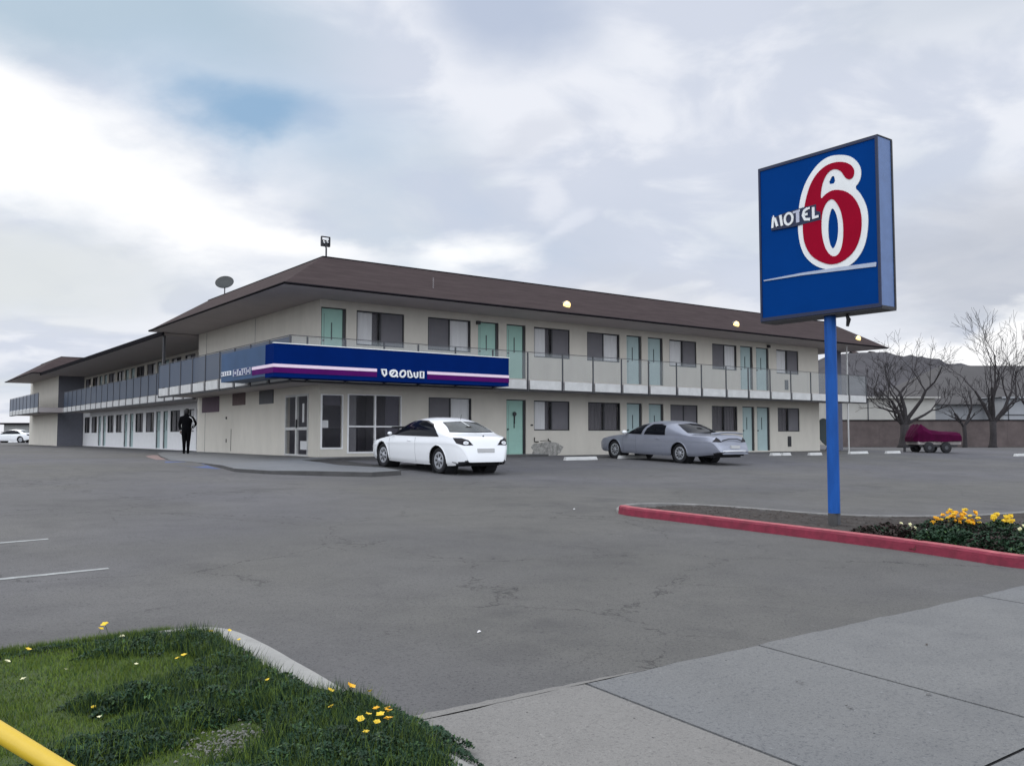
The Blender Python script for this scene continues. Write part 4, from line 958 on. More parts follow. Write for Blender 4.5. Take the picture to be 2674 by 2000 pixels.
# shrubs on the island
def shrub(name, label, u, v, ru, rv, h, n, mats_, frac, seed, group=None, flowers=None, big=1.0):
    e = site(name, label, 'shrub' if name != 'flowering_plant' else 'flowering plant', u, v, G(v)+.03, 0, group)
    r = np.random.default_rng(seed)
    t = r.uniform(0, 2*PI, n); q = r.uniform(0, 1, n)**.5; k = r.uniform(.1, 1, n)**.45
    lump = 1+.25*np.sin(t*4+seed)+.15*np.sin(t*9)
    x = np.cos(t)*q*ru*lump; y = np.sin(t)*q*rv*lump; z = h*np.sqrt(np.clip(1-q*q, 0, 1))*k*(1+.2*np.sin(x*17+seed)*np.sin(y*15))
    s = r.uniform(.012, .026, n)*big; a = r.uniform(0, 2*PI, n)
    ax = np.stack([np.cos(a), np.sin(a), r.uniform(-.9, .9, n)], 1)*s[:, None]; bx = np.stack([-np.sin(a), np.cos(a), r.uniform(-.9, .9, n)], 1)*(s*.6)[:, None]
    c = np.stack([x, y, z], 1); P = np.stack([c-ax, c+bx, c+ax, c-bx], 1)
    link('foliage', tri_cloud('foliage', P, mats_, (r.random(n) < frac).astype(int)), e)
    m = MB()
    for i in range(9):
        t = i*.7; m.tube([(0, 0, -.05), (math.cos(t)*ru*.4, math.sin(t)*rv*.4, h*.5), (math.cos(t)*ru*.7, math.sin(t)*rv*.7, h*.8)], [.008, .005, .003], 4)
    m.build('stems', M_bark, e)
    if flowers:
        pr = random.Random(seed)
        for (fx, fy, fz, rad, fm) in flowers:
            m = MB(); petals(m, (0, 0, 0), rad, 7, .6, pr.random()); petals(m, (0, 0, rad*.25), rad*.7, 6, .9, pr.random())
            m.build('flower_head', fm, e, loc=(fx, fy, fz), rot=(pr.uniform(.2, .9), pr.uniform(-.4, .4), pr.uniform(-1.2, .2)))
    return e
M_leafb = mat('brown_leaf', (0.045, 0.032, 0.028), .8, noise=.5, nscale=6, spec=.2)
shrub('low_shrub', 'brownish leafless low shrub just right of the sign pole', -1.22, -21.0, .42, .45, .20, 5200, [M_leafb, M_leafd], .15, 1)
shrub('low_shrub', 'dark green spreading shrub below the golden flowers', -1.25, -21.75, .46, .45, .24, 7500, [M_leafd, M_leafm], .12, 2)
shrub('low_shrub', 'near black shrub between the green ones behind the red kerb', -1.15, -22.35, .48, .38, .25, 6500, [M_leafd, M_leafb], .3, 3)
shrub('low_shrub', 'mid green shrub at the right edge behind the curving red kerb', -.95, -22.9, .75, .32, .24, 6500, [M_leafd, M_leafm], .3, 4)
shrub('low_shrub', 'wispy dark shrub at the right edge in front of the open lot', .95, -22.1, .7, .45, .25, 5000, [M_leafd, M_leafb], .3, 5)
pr = random.Random(9)
fl = []
for i in range(55): fl.append((pr.gauss(-.02, .17), pr.uniform(-.32, .22), pr.uniform(.10, .27), pr.uniform(.026, .05), M_yel2 if pr.random() < .75 else M_yel))
shrub('flowering_plant', 'bushy plant covered in golden yellow flowers on the island', 0.50, -20.95, .50, .42, .17, 4200, [M_leafd, M_leafb], .3, 6, None, fl)
fl = [(pr.uniform(-.2, .22), pr.uniform(-.15, .15), pr.uniform(.14, .25), pr.uniform(.036, .058), M_yel) for i in range(9)]
shrub('flowering_plant', 'smaller yellow flowering plant right of the golden one', 1.15, -21.35, .28, .22, .16, 1500, [M_leafd, M_leafm], .3, 7, None, fl)
fl = [(pr.uniform(-.2, .2), pr.uniform(-.2, .2), pr.uniform(.07, .13), pr.uniform(.018, .028), M_pale) for i in range(12)]
shrub('flowering_plant', 'low plant with white flowers left of the golden flowers', -.50, -20.85, .30, .2, .10, 1200, [M_leafd, M_leafb], .3, 8, None, fl)
fl = [(pr.uniform(-.25, .25), pr.uniform(-.08, .08), pr.uniform(.16, .27), pr.uniform(.02, .032), M_pale) for i in range(5)]
shrub('flowering_plant', 'sparse plant with pale yellow flowers near the right edge', -.30, -22.3, .26, .16, .24, 900, [M_leafd, M_leafm], .3, 12, None, fl)
mb = MB()
for i in range(120):
    t = pr.random(); u = -.9+t*3.4+pr.uniform(-.05, .05); v = -20.5-1.0*t+pr.uniform(-.06, .06); s = pr.uniform(.01, .03)
    mb.lathe([(0, s*.9), (s*.7, s*.5), (s, 0)], 6, 'z', (u, v, G(v)+.04))
o = mb.build('white_gravel', mat('pebble_white', (.6, .58, .55), .8, noise=.3), loc=W(0, 0, 0), rot=ANG); o['kind'] = 'stuff'; o['label'] = 'white pebbles scattered at the back of the island'; o['category'] = 'gravel'
# yellow pipe rail at the lower left
e = thing('pipe_rail', 'yellow painted steel pipe slanting across the bottom left corner', 'pipe rail', (0, 0, 0))
pa, pb = Vector((.13, 2.3, .0)), Vector((-2.2, 2.3, 1.367))
mb = MB(); mb.tube([pa, pa.lerp(pb, .5), pb], .0235, 20); mb.build('pipe', M_pipe, e, smooth=True)
mb = MB(); mb.tube([(-2.2, 2.3, 0), (-2.2, 2.3, 1.42)], .03, 14); mb.build('post', M_pipe, e, smooth=True)
mb = MB(); mb.box(.05, .21, 2.22, 2.38, -.02, .012); mb.build('base_plate', M_post, e)
# ------------------------------------------------------------------ behind the lot on the right
def box_thing(name, label, cat, x, y, z): return thing(name, label, cat, (x, y, z))
e = box_thing('block_wall', 'long low brown block wall behind the bare trees', 'wall', 22.6, 61.3, .72)
mb = MB(); mb.box(0, 22, 0, .2, 0, 1.90)
for i in range(8): mb.box(2.9*i-.02, 2.9*i+.02, -.012, 0, 0, 1.9)
for k in range(4): mb.box(0, 22, -.004, 0, .42*k+.2, .42*k+.215)
mb.build('wall_face', M_block, e); mb = MB(); mb.box(-.03, 22.05, -.05, .25, 1.90, 1.97); mb.build('coping', M_edge, e)
mb = MB(); mb.box(0, 3.0, -.35, -.02, 0, .10); mb.box(5, 22, -.9, -.02, 0, .09); mb.build('footing', M_soil, e)
e.rotation_euler = (0, 0, math.radians(-2.2))
def shed(label, x0, x1, y, h, m, roofm, rh, lines, cat='building', dep=9):
    e = box_thing('low_building', label, cat, x0, y, .75); w = x1-x0
    mb = MB(); mb.box(0, w, 0, dep, 0, h); mb.build('wall', m, e)
    mb = MB(); n = len(mb.v)
    mb.v += [(-.3, -.4, h), (w+.3, -.4, h), (w+.3, dep+.4, h), (-.3, dep+.4, h), (.4, dep*.5, h+rh), (w-.4, dep*.5, h+rh), (-.3, -.4, h-.12), (w+.3, -.4, h-.12)]
    mb.f += [(n, n+1, n+5, n+4), (n+2, n+3, n+4, n+5), (n+1, n+2, n+5), (n+3, n, n+4), (n+6, n+7, n+1, n)]; mb.m += [0]*5
    mb.build('roof', roofm, e)
    mb = MB()
    for l in lines:
        if l[0] == 'v': mb.box(l[1]-.04, l[1]+.04, -.03, 0, 0, h-.12)
        else: mb.box(0, w, -.03, 0, l[1]-.05, l[1]+.05)
    if lines: mb.build('wall_trim', M_post, e)
    return e
shed('cream rendered low building just right of the motel, behind the brown wall', 26.5, 34.6, 72, 4.0, M_shed, mat('pale_roof', (.40, .39, .36), .9, noise=.2), .15, [('v', 2.6)])
e = box_thing('long_building', 'long low building with a big dark hipped roof behind the bare trees', 'building', 34.5, 74, .75)
mb = MB(); mb.box(0, 30, 0, 16, 0, 3.5); mb.build('wall', M_shed2, e)
mb = MB(); mb.mi = 0; q = [(-.5, -.6, 3.45), (30.5, -.6, 3.45), (30.5, 16.6, 3.45), (-.5, 16.6, 3.45)]; a, b = (5.5, 8, 7.35), (25, 8, 7.35)
mb.poly([q[0], q[1], b, a]); mb.poly([q[1], q[2], b]); mb.poly([q[2], q[3], a, b]); mb.poly([q[3], q[0], a]); mb.poly(q[::-1])
mb.build('roof', mat('brown_grey_roof', (.066, .062, .061), .95, noise=.15, nscale=.6), e)
mb = MB(); mb.box(0, 30, -.03, 0, 2.0, 2.1); mb.build('wall_trim', M_post, e)
shed('grey clad building at the right edge behind the brown wall', 39.6, 52, 71, 3.95, M_shed2, M_shed2, .1, [('v', .4), ('h', 2.5)])
# hill ridge
mb = MB(); rr = random.Random(4)
prof = [(120, 20), (150, 34), (175, 45), (187, 47.3), (200, 47.6), (214, 47), (232, 45.5), (246, 42), (258, 40.6), (280, 40.4), (300, 40.6), (330, 41), (380, 46), (460, 50), (600, 38)]
def pz(x):
    for i in range(len(prof)-1):
        a, b = prof[i], prof[i+1]
        if a[0] <= x <= b[0]: return a[1]+(b[1]-a[1])*(x-a[0])/(b[0]-a[0])
    return 20
xs = [120+4*i for i in range(121)]; ys = [0, .25, .5, .75, .9, 1.0, 1.15, 1.4]
gr = []
for x in xs:
    z = pz(x); col = []
    for t in ys:
        col.append((x*(.55+.45*t), 500*(.5+.5*t), max(-1.5, (z+rr.uniform(-.45, .45)-1.5)*math.sin(min(t, 1)*PI/2)*(1 if t <= 1 else 1-(t-1)*.6))+(rr.uniform(-.8, .8) if t not in (0, 1.0) else 0)))
    gr.append(col)
for i in range(len(xs)-1):
    for k in range(len(ys)-1): mb.quad(gr[i][k], gr[i+1][k], gr[i+1][k+1], gr[i][k+1])
o = mb.build('hill', M_hill, smooth=True); o['kind'] = 'structure'
for i, (x, y, z, s) in enumerate(((176, 462, 42.6, 2.4), (183, 470, 44.6, 2.0), (196, 478, 45.4, 2.2), (205, 480, 45.3, 1.8))):
    e = thing('hillside_house', ['white house low on the far hill, leftmost of the four', 'small white house on the far hill, second from the left', 'small white house near the hill crest, third from the left', 'tiny white house on the hill crest, rightmost of the four'][i], 'house', (x, y, z-2.2), i*.3, 'white houses on the far hill')
    mb = MB(); mb.box(-s, s, -s, s, 0, 3.0); mb.build('wall', M_shed, e)
    mb = MB(); mb.quad((-s-.2, -s-.2, 3), (s+.2, -s-.2, 3), (s, 0, 4.1), (-s, 0, 4.1)); mb.quad((-s-.2, s+.2, 3), (s+.2, s+.2, 3), (s, 0, 4.1), (-s, 0, 4.1)); mb.build('roof', M_roof, e)
# low pale building and a car beyond the far end of the motel
e = thing('low_building', 'low grey garage behind the far left end of the motel', 'garage', (-60.5, 105, .8)); 
mb = MB(); mb.box(0, 8, 0, 6, .55, 2.1); mb.build('wall', mat('garage_grey', (.26, .26, .25), .9, noise=.2), e); mb = MB(); mb.box(-.02, 8.05, -.1, 0, 0, .55); mb.build('plinth', M_white, e); mb = MB(); mb.box(-.3, 8.3, -.4, 6.2, 2.1, 2.3); mb.build('roof', M_edge, e)

# ------------------------------------------------------------------ bare trees
def bare_tree(label, x, y, z, seed, limbs, height, group='bare winter trees by the back wall', trunk_r=.19, twig=.014, lean=(0, 0), fork=1.3, lv=5, sc_=1.0):
    e = thing('bare_tree', label, 'tree', (x, y, z), 0, group); rd = random.Random(seed)
    T = MB(); B = MB()
    fk = Vector((lean[0]*fork, lean[1]*fork, fork))
    T.tube([(0, 0, -.1), (0.02, 0, .15), fk*.5+Vector((.04, 0, 0)), fk], [trunk_r*1.6, trunk_r*1.15, trunk_r*.95, trunk_r], 9)
    def grow(p, d, ln, r, lvl):
        n = 4 if lvl > 1 else 3; pts = [p]; rs = [r]; q = p.copy(); dd = d.copy(); w = .20 if lvl > 3 else .16
        for i in range(n):
            dd = (dd+Vector((rd.uniform(-w, w), rd.uniform(-w, w), rd.uniform(-w*.6, w)+.03))).normalized()
            q = q+dd*(ln/n); pts.append(q.copy()); rs.append(max(twig*.6, r*(1-(i+1)/n*.42)))
        (T if lvl == lv else B).tube(pts, rs, 7 if lvl == lv else (5 if lvl > 2 else 3), cap=False)
        if lvl == 0: return
        kids = rd.choice((2, 3)) if lvl > 1 else rd.choice((2, 3, 4))
        for k in range(kids):
            j = rd.choice(range(1, n+1)) if k else n
            b = pts[j]; ax = dd.orthogonal().normalized(); ax.rotate(Matrix.Rotation(rd.uniform(0, 2*PI), 3, dd))
            nd = (dd*rd.uniform(.75, 1.0)+ax*rd.uniform(.35, .85)+Vector((0, 0, .12))).normalized()
            grow(b, nd, ln*rd.uniform(.55, .85), max(twig*.7, rs[j]*rd.uniform(.5, .78)), lvl-1)
    for (ax, ay, az, ln, r) in limbs:
        grow(fk*rd.uniform(.85, 1.0), Vector((ax, ay, az)).normalized(), ln, r, lv)
    e.scale = (sc_,)*3; T.build('trunk', M_bark, e, smooth=True); B.build('crown', M_bark, e)
    return e
bare_tree('bare tree with thick pale forked limbs, nearest the motel end', 25.9, 58.5, .8, 3, [(-.75, .1, .75, 1.2, .10), (-.30, -.2, .9, 1.7, .12), (.16, .1, 1, 2.0, .14), (.42, -.1, .9, 2.3, .13), (1.0, .0, .42, 1.8, .10), (-.05, .3, 1, 1.9, .10)], 8.5, trunk_r=.24, lean=(.1, 0), sc_=1.16)
bare_tree('slim bare tree with a V fork, middle one along the back wall', 30.15, 58.8, .8, 8, [(-.75, 0, .7, 1.2, .09), (.55, 0, .9, 1.5, .10), (.95, .1, .45, 1.1, .06)], 6, trunk_r=.13, fork=1.5, lv=4)
bare_tree('tallest bare tree with a wide twiggy crown, right one along the back wall', 31.9, 58.6, .8, 21, [(-.42, 0, .9, 2.3, .12), (.12, .2, 1, 2.6, .15), (.48, -.1, .9, 2.4, .12), (-.15, -.3, 1, 2.3, .11), (.75, .1, .75, 2.2, .10)], 10, trunk_r=.20, lean=(.04, 0), fork=1.6, sc_=1.07)
bare_tree('bare tree mostly cut off by the right edge', 36.0, 60.0, .8, 33, [(-.55, 0, .9, 2.2, .11), (.1, .1, 1, 2.2, .12), (.6, 0, .9, 2.2, .10)], 9, trunk_r=.19)
bare_tree('small bare tree showing its top behind the roof tip', 31.5, 74.0, .8, 45, [(-.3, 0, .9, 2.9, .12), (.3, .1, 1, 3.0, .12)], 9, trunk_r=.2, fork=2.4, lv=4, twig=.016)

# covered trailer
e = thing('covered_trailer', 'small low trailer covered with a magenta tarp beside the back wall', 'trailer', (21.9, 46, .70), math.radians(4))
mb = MB(); sec = [(-1.25, .86, .42), (-1.1, 1.15, .60), (-.85, 1.44, .70), (-.45, 1.22, .74), (.2, 1.13, .76), (.9, 1.10, .76), (1.12, 1.04, .74), (1.22, .90, .66)]
ring = []
for (x, top, hw) in sec:
    r_ = []
    for k in range(17):
        t = -1+2*k/16; a = abs(t); y = hw*math.copysign(min(1, a*1.35), t); z = top-(max(0, a-.55)/.45)**1.3*(top-.60) - .03*math.sin(k*2.1+x*5) - .05*(1-a)*math.sin(x*9)
        r_.append((x, y, z))
    ring.append(r_)
for i in range(len(ring)-1):
    for k in range(16): mb.quad(ring[i][k], ring[i+1][k], ring[i+1][k+1], ring[i][k+1])
mb.poly(ring[0]); mb.poly(list(reversed(ring[-1])))
mb.build('tarp', M_tarp, e)
mb = MB(); mb.box(-1.1, 1.2, -.62, .62, .42, .60); mb.build('body', mat('trailer_cream', (.33, .30, .28), .7, noise=.3), e, bevel=.03)
mb = MB(); mb.box(-1.5, 1.15, -.05, .05, .30, .38); mb.box(-1.0, 1.0, -.60, -.52, .32, .42); mb.box(-1.0, 1.0, .52, .60, .32, .42); mb.box(-1.55, -1.45, -.04, .04, 0, .38); mb.build('frame', M_blk, e)
for y in (-.66, .66):
    for x in (-.55, .35):
        mb = MB(); mb.lathe([(.10, -.07), (.24, -.075), (.28, -.05), (.28, .05), (.24, .075), (.10, .07)], 20, 'y', (x, y, .28)); w_ = mb.build('wheel', M_tyre, e, smooth=True)
        mb = MB(); mb.lathe([(0, -.06), (.12, -.06), (.12, .06), (0, .06)], 14, 'y', (x, y, .28)); mb.build('rim', M_post, w_)
# round dark board by the stair
e = site('round_board', 'dark round board leaning in the stair recess behind the pylon pole', 'board', 29.0, .0, -.06)
mb = MB(); mb.lathe([(0, -.02), (.72, -.02), (.74, 0), (.72, .02), (0, .02)], 30, 'y', (0, 0, 1.0)); mb.build('disc', M_green, e, rot=(math.radians(-10), 0, 0)); mb = MB(); mb.tube([(-.3, .0, 0), (0, .02, .4)], .02, 6); mb.tube([(.3, .0, 0), (0, .02, .4)], .02, 6); mb.build('feet', M_blk, e)

# wheel stops
def stop(u, v, ln, label, tilt=0.0, m=None):
    e = site('wheel_stop', label, 'wheel stop', u, v, G(v), tilt, 'concrete wheel stops in front of the motel')
    mb = MB(); n = len(mb.v); h = .12
    x0, x1 = -ln/2, ln/2
    mb.v += [(x0, -.09, 0), (x1, -.09, 0), (x1, .09, 0), (x0, .09, 0), (x0+.03, -.06, h), (x1-.03, -.06, h), (x1-.03, .06, h), (x0+.03, .06, h)]
    for q in ((0, 3, 2, 1), (4, 5, 6, 7), (0, 1, 5, 4), (1, 2, 6, 5), (2, 3, 7, 6), (3, 0, 4, 7)): mb.f.append(tuple(n+i for i in q)); mb.m.append(0)
    mb.build('concrete_block', m or M_fasc, e, bevel=.01)
    mb = MB()
    for x in (-ln*.36, ln*.36): mb.lathe([(0, h+.012), (.02, h+.008), (.022, h-.01)], 8, 'z', (x, 0, 0))
    mb.build('anchor_pin', M_post, e)
stop(8.45, -3.6, 1.5, 'concrete wheel stop between the two cars', .0)
stop(11.3, -3.3, 1.4, 'concrete wheel stop seen under the silver car')
stop(19.75, -3.5, .62, 'short wheel stop right of the silver car, left of a touching pair')
stop(20.42, -3.55, .62, 'short wheel stop right of the silver car, right of a touching pair', .05)
stop(22.2, -3.8, .9, 'wheel stop partly hidden behind the blue pylon pole')
stop(26.1, -3.5, 1.5, 'wheel stop just right of the white corner post')
stop(28.7, -3.75, 1.3, 'wheel stop in front of the first bare tree', .04)
stop(33.6, -7.7, 1.7, 'wheel stop at the right edge of the lot')
for (u, v, s, lb) in ((-8.67, -22.08, .02, 'scrap of white litter on the asphalt before the pavement'), (-2.49, -15.97, .03, 'small white scrap on the asphalt near the tip of the red kerb')):
    e = site('litter', lb, 'litter', u, v, G(v)+.006); mb = MB(); mb.poly([(-s, -s*.4, 0), (0, -s*.7, .006), (s, 0, .004), (s*.3, s*.5, .012), (-s*.6, s*.4, .002)]); mb.build('scrap', M_litter, e)
for (u, v, lb) in ((-7.91, -24.63, 'dark dead leaf on the pavement near its middle'), (-7.3, -24.75, 'dark dead leaf on the pavement, right of the other leaf'), (-7.75, -24.2, 'small dark twig scrap on the pavement bay'), (-6.2, -24.15, 'curled dark leaf at the right side of the pavement')):
    e = site('dead_leaf', lb, 'leaf', u, v, G(v)+.02, u*3); mb = MB(); s = .022; mb.poly([(-s, 0, .004), (-s*.2, -s*.4, 0), (s, 0, .006), (0, s*.45, .008)]); mb.tube([(s, 0, .006), (s*1.6, .004, .002)], .0015, 4); mb.build('leaf_blade', M_chip, e)

# ------------------------------------------------------------------ cars
def lerp_keys(keys, x):
    ks = sorted(keys)
    if x <= ks[0][0]: return ks[0][1]
    if x >= ks[-1][0]: return ks[-1][1]
    for i in range(len(ks)-1):
        (x0, y0), (x1, y1) = ks[i], ks[i+1]
        if x0 <= x <= x1:
            m0 = (y1-ks[i-1][1])/(x1-ks[i-1][0]) if i > 0 else (y1-y0)/(x1-x0)
            m1 = (ks[i+2][1]-y0)/(ks[i+2][0]-x0) if i < len(ks)-2 else (y1-y0)/(x1-x0)
            s_ = (y1-y0)/(x1-x0)
            if s_ == 0: m0 = m1 = 0
            else:
                if m0/s_ < 0: m0 = 0
                if m1/s_ < 0: m1 = 0
                m0 = math.copysign(min(abs(m0), 3*abs(s_)), s_); m1 = math.copysign(min(abs(m1), 3*abs(s_)), s_)
            h = x1-x0; t = (x-x0)/h
            return (2*t**3-3*t*t+1)*y0+(t**3-2*t*t+t)*h*m0+(-2*t**3+3*t*t)*y1+(t**3-t*t)*h*m1
def fxmap(C):
    wr, kf, kr = C['wr'], C.get('kf', 1.0), C.get('kr', 1.0)
    return lambda x: wr+(x-wr)*(kf if x > wr else kr)
def car(label, C, paint, loc, rot):
    fx = fxmap(C); C = dict(C)
    for k_ in ('zt', 'zs', 'w', 'zb'): C[k_] = [(fx(a), b) for a, b in C[k_]]
    for k_ in ('xf', 'xr', 'wf'): C[k_] = fx(C[k_])
    C['mir'] = (fx(C['mir'][0]), C['mir'][1]); C['hand'] = [fx(a) for a in C['hand']]; C['seam'] = [fx(a) for a in C['seam']]
    root = thing('parked_car', label, 'car', loc, rot)
    XF, XR = C['xf'], C['xr']; xs = []
    x = XF
    while x > XR:
        xs.append(x); d = min(XF-x, x-XR); x -= .008 if d < .05 else (.015 if d < .16 else .03)
    xs.append(XR)
    NL, NT = 16, 34
    zb = lambda x: lerp_keys(C['zb'], x)
    verts, params = [], []
    for x in xs:
        zt = lerp_keys(C['zt'], x); zs = min(lerp_keys(C['zs'], x), zt-.01); w = lerp_keys(C['w'], x); b = min(zb(x), zs-.02)
        half = []
        for i in range(NL):
            s = i/NL; z = b+(zs-b)*s; y = w*(.925+.075*math.sin(PI*(.10+.62*s)))
            if s < .12: y -= .03*(1-s/.12)
            crease = C.get('crease', 0)*math.exp(-((s-.80)/.05)**2); half.append((y+crease, z, -1, s))
        ysh = w*(.925+.075*math.sin(PI*.72))
        h = zt-zs
        for k in range(NT+1):
            th = (k/NT)*PI/2; e1, e2 = C['n'], C['m']
            if h < .25: f_ = max(0, h/.25); e1 = 2.2+(e1-2.2)*f_; e2 = 2.0+(e2-2.0)*f_
            y = (ysh-.012*min(1, h/.2))*max(0, math.cos(th))**(2/e1); z = zs+h*max(0, math.sin(th))**(2/e2)
            half.append((y, z, math.degrees(th), (z-zs)/h if h > 0 else 0))
        verts.append(half)
    M_ = len(verts[0]); row = 2*M_-1
    V = []
    for i, x in enumerate(xs):
        for j in range(M_): y, z = verts[i][j][:2]; V.append([x, y, z])
        for j in range(M_-2, -1, -1): y, z = verts[i][j][:2]; V.append([x, -y, z])
    # snap side vertices onto the wheel arches
    ra = C['ra']
    for vv in V:
        if abs(vv[1]) > .5:
            for wx in (C['wf'], C['wr']):
                dx, dz = vv[0]-wx, vv[2]-C['rw']*.98; d = math.hypot(dx, dz)
                if ra-.026 < d < ra+.02 and d > 0: vv[0] = wx+dx/d*ra; vv[2] = C['rw']*.98+dz/d*ra
    groups = {}
    for i in range(len(xs)-1):
        xm = (xs[i]+xs[i+1])/2
        for j in range(row-1):
            jj = j if j < M_-1 else row-2-j
            a = verts[i][jj]; b = verts[i][jj+1]; a2 = verts[i+1][jj]; b2 = verts[i+1][jj+1]
            y = (a[0]+b[0]+a2[0]+b2[0])/4; z = (a[1]+b[1]+a2[1]+b2[1])/4
            th = max(a[2], -1)+.5*(90/NT) if a[2] >= 0 else (-1 if b[2] < 0 or a[2] < 0 else 0)
            side = 1 if j < M_-1 else -1
            if y > .5 and any(math.hypot(xm-wx, z-C['rw']*.98) < ra-.004 for wx in (C['wf'], C['wr'])): continue
            g = 'trimr' if (xm < C['xr']+.30 and z < zb(xm)+.06) else ('trim' if (xm > C['xf']-.14 and z < .42 and y < .6) else 'body')
            f = (i*row+j, i*row+j+1, (i+1)*row+j+1, (i+1)*row+j)
            groups.setdefault(g, []).append(f)
    def sub(name, faces, m, off=0.0):
        idx = {}; vv = []; ff = []
        for f in faces:
            t = []
            for q in f:
                if q not in idx: idx[q] = len(vv); vv.append(tuple(V[q]))
                t.append(idx[q])
            ff.append(tuple(t))
        me = bpy.data.meshes.new(name); me.from_pydata(vv, [], ff); me.materials.append(m)
        bm = bmesh.new(); bm.from_mesh(me); bmesh.ops.remove_doubles(bm, verts=bm.verts, dist=1e-4); bmesh.ops.recalc_face_normals(bm, faces=bm.faces); bm.to_mesh(me); bm.free()
        me.polygons.foreach_set('use_smooth', [True]*len(me.polygons)); return me
    # end caps
    body = groups.pop('body')
    body.append(tuple(range(0, row))); body.append(tuple((len(xs)-1)*row+j for j in range(row)))
    link('body', sub('body', body, paint), root)
    from mathutils.bvhtree import BVHTree
    bvh = BVHTree.FromPolygons([tuple(q) for q in V], body)
    tails = {}
    def patch(name, poly, mode, m, s=1, off=.006, parent=None, rings=9):
        P2 = []
        for i in range(len(poly)):
            a, b = poly[i], poly[(i+1) % len(poly)]
            for t in range(6): P2.append((a[0]+(b[0]-a[0])*t/6, a[1]+(b[1]-a[1])*t/6))
        P2 = curve_poly(P2, 1); cx_ = sum(p[0] for p in P2)/len(P2); cy_ = sum(p[1] for p in P2)/len(P2)
        vv, ff, n_ = [], [], len(P2)
        for r_ in range(1, rings+1):
            t = r_/rings
            for p in P2:
                a, b = cx_+(p[0]-cx_)*t, cy_+(p[1]-cy_)*t
                if mode == 'side': o_, d_ = Vector((fx(a), s*3, b)), Vector((0, -s, 0))
                elif mode == 'rear': d_ = Vector((1, 0, -.04)).normalized(); o_ = Vector((fx(-1.5), a*s, b))-d_*4
                elif mode == 'front': d_ = Vector((-1, 0, -.04)).normalized(); o_ = Vector((fx(.6), a*s, b))-d_*4
                elif mode == 'tail': d_ = Vector((1, -s*.62, 0)).normalized(); o_ = Vector((C['xr']+.15, a*s, b))-d_*2
                else: d_ = Vector((1, 0, 0)); o_ = Vector((-6, a*s, b))
                h_ = bvh.ray_cast(o_, d_)
                if h_[0] is None: h_ = (Vector(o_+d_*2), -d_)
                nn_ = h_[1] if h_[1].dot(d_) < 0 else -h_[1]
                vv.append(tuple(h_[0]+nn_*off))
        for r_ in range(rings-1):
            for k_ in range(n_): ff.append((r_*n_+k_, r_*n_+(k_+1) % n_, (r_+1)*n_+(k_+1) % n_, (r_+1)*n_+k_))
        ff.append(tuple(range(n_)))
        me = bpy.data.meshes.new(name); me.from_pydata(vv, [], ff); me.materials.append(m); me.polygons.foreach_set('use_smooth', [True]*len(ff))
        return link(name, me, parent or root)
    def grown(poly, g):
        cx_ = sum(p[0] for p in poly)/len(poly); cy_ = sum(p[1] for p in poly)/len(poly)
        return [(p[0]+math.copysign(g, p[0]-cx_), p[1]+math.copysign(g, p[1]-cy_)) for p in poly]
    for (pn, poly, mode, m, sides, trim) in C['patches']:
        for s in sides:
            o_ = patch(pn, poly, mode, m, s)
            if trim: patch('window_trim' if 'window' in pn or 'wind' in pn else 'lamp_trim', grown(poly, trim), mode, M_blk, s, .003, o_)
            if pn == 'tail_light':
                tails['tail_l' if s > 0 else 'tail_r'] = o_
                if C['name'] == 'w': patch('lamp_bulb', ell(.56, .835, .085, .045, 0, 12), mode, M_lensw, s, .016, o_, 5)
    names = {'wind': ('windscreen', M_carglass), 'rear': ('rear_window', M_carglass), 'sidel': ('side_window', M_carglass), 'sider': ('side_window', M_carglass), 'tail_l': ('tail_light', M_lens), 'tail_r': ('tail_light', M_lens), 'head_l': ('headlight', M_lensw), 'head_r': ('headlight', M_lensw), 'trim': ('bumper_trim', M_blk), 'trimr': ('bumper_trim', M_blk), 'glassband': ('window_trim', M_blk)}
    for g, fs in groups.items():
        n, m = names[g]; tails[g] = link(n, sub(n, fs, m), root)
    # underbody and wheel wells
    mb = MB(); w0 = lerp_keys(C['w'], 0)
    mb.box(XR+.35, XF-.35, -w0*.72, w0*.72, zb(0)+.02, .52)
    mb.box(C['wr']+ra, C['wf']-ra, -w0*.92, w0*.92, zb(0)+.03, .5)
    for wx in (C['wf'], C['wr']):
        for s in (-1, 1): mb.lathe([(ra*1.0, s*(w0*.5)), (ra*1.0, s*(w0*.90))], 28, 'y', (wx, 0, C['rw']))
    mb.box(XR+.2, C['wr']-ra, -w0*.7, w0*.7, .30, .5)
    mb.build('underbody', M_under, root)
    for s in (-1, 1):
        for wx in (C['wf'], C['wr']):
            R = C['rw']; yc = s*(w0*.925-.115)
            mb = MB(); mb.lathe([(R*.66, -.10), (R*.90, -.108), (R*.985, -.085), (R, -.04), (R, .04), (R*.985, .085), (R*.90, .108), (R*.66, .10), (R*.66, -.10)], 32, 'y')
            wl = mb.build('wheel', M_tyre, root, smooth=True, loc=(wx, yc, R))
            mb = MB(); o = s*.098
            mb.lathe([(0, o+s*.012), (R*.12, o+s*.012), (R*.18, o), (R*.45, o-s*.008), (R*.62, o+s*.006), (R*.69, o), (R*.69, o-s*.06)], 32, 'y')
            mb.build('rim', M_rim, wl, smooth=True)
            mb = MB()
            for k in range(C['spk']):
                t = 2*PI*k/C['spk']; c, q = math.cos(t), math.sin(t); p_, r_ = R*.26, R*.50; wd = R*.055
                mb.poly([(c*p_-q*wd, o+s*.003, q*p_+c*wd), (c*r_-q*wd*1.5, o+s*.003, q*r_+c*wd*1.5), (c*r_+q*wd*1.5, o+s*.003, q*r_-c*wd*1.5), (c*p_+q*wd, o+s*.003, q*p_-c*wd)])
            mb.build('rim_slots', M_under, wl)
            # arch lip
            mb = MB(); pts = []
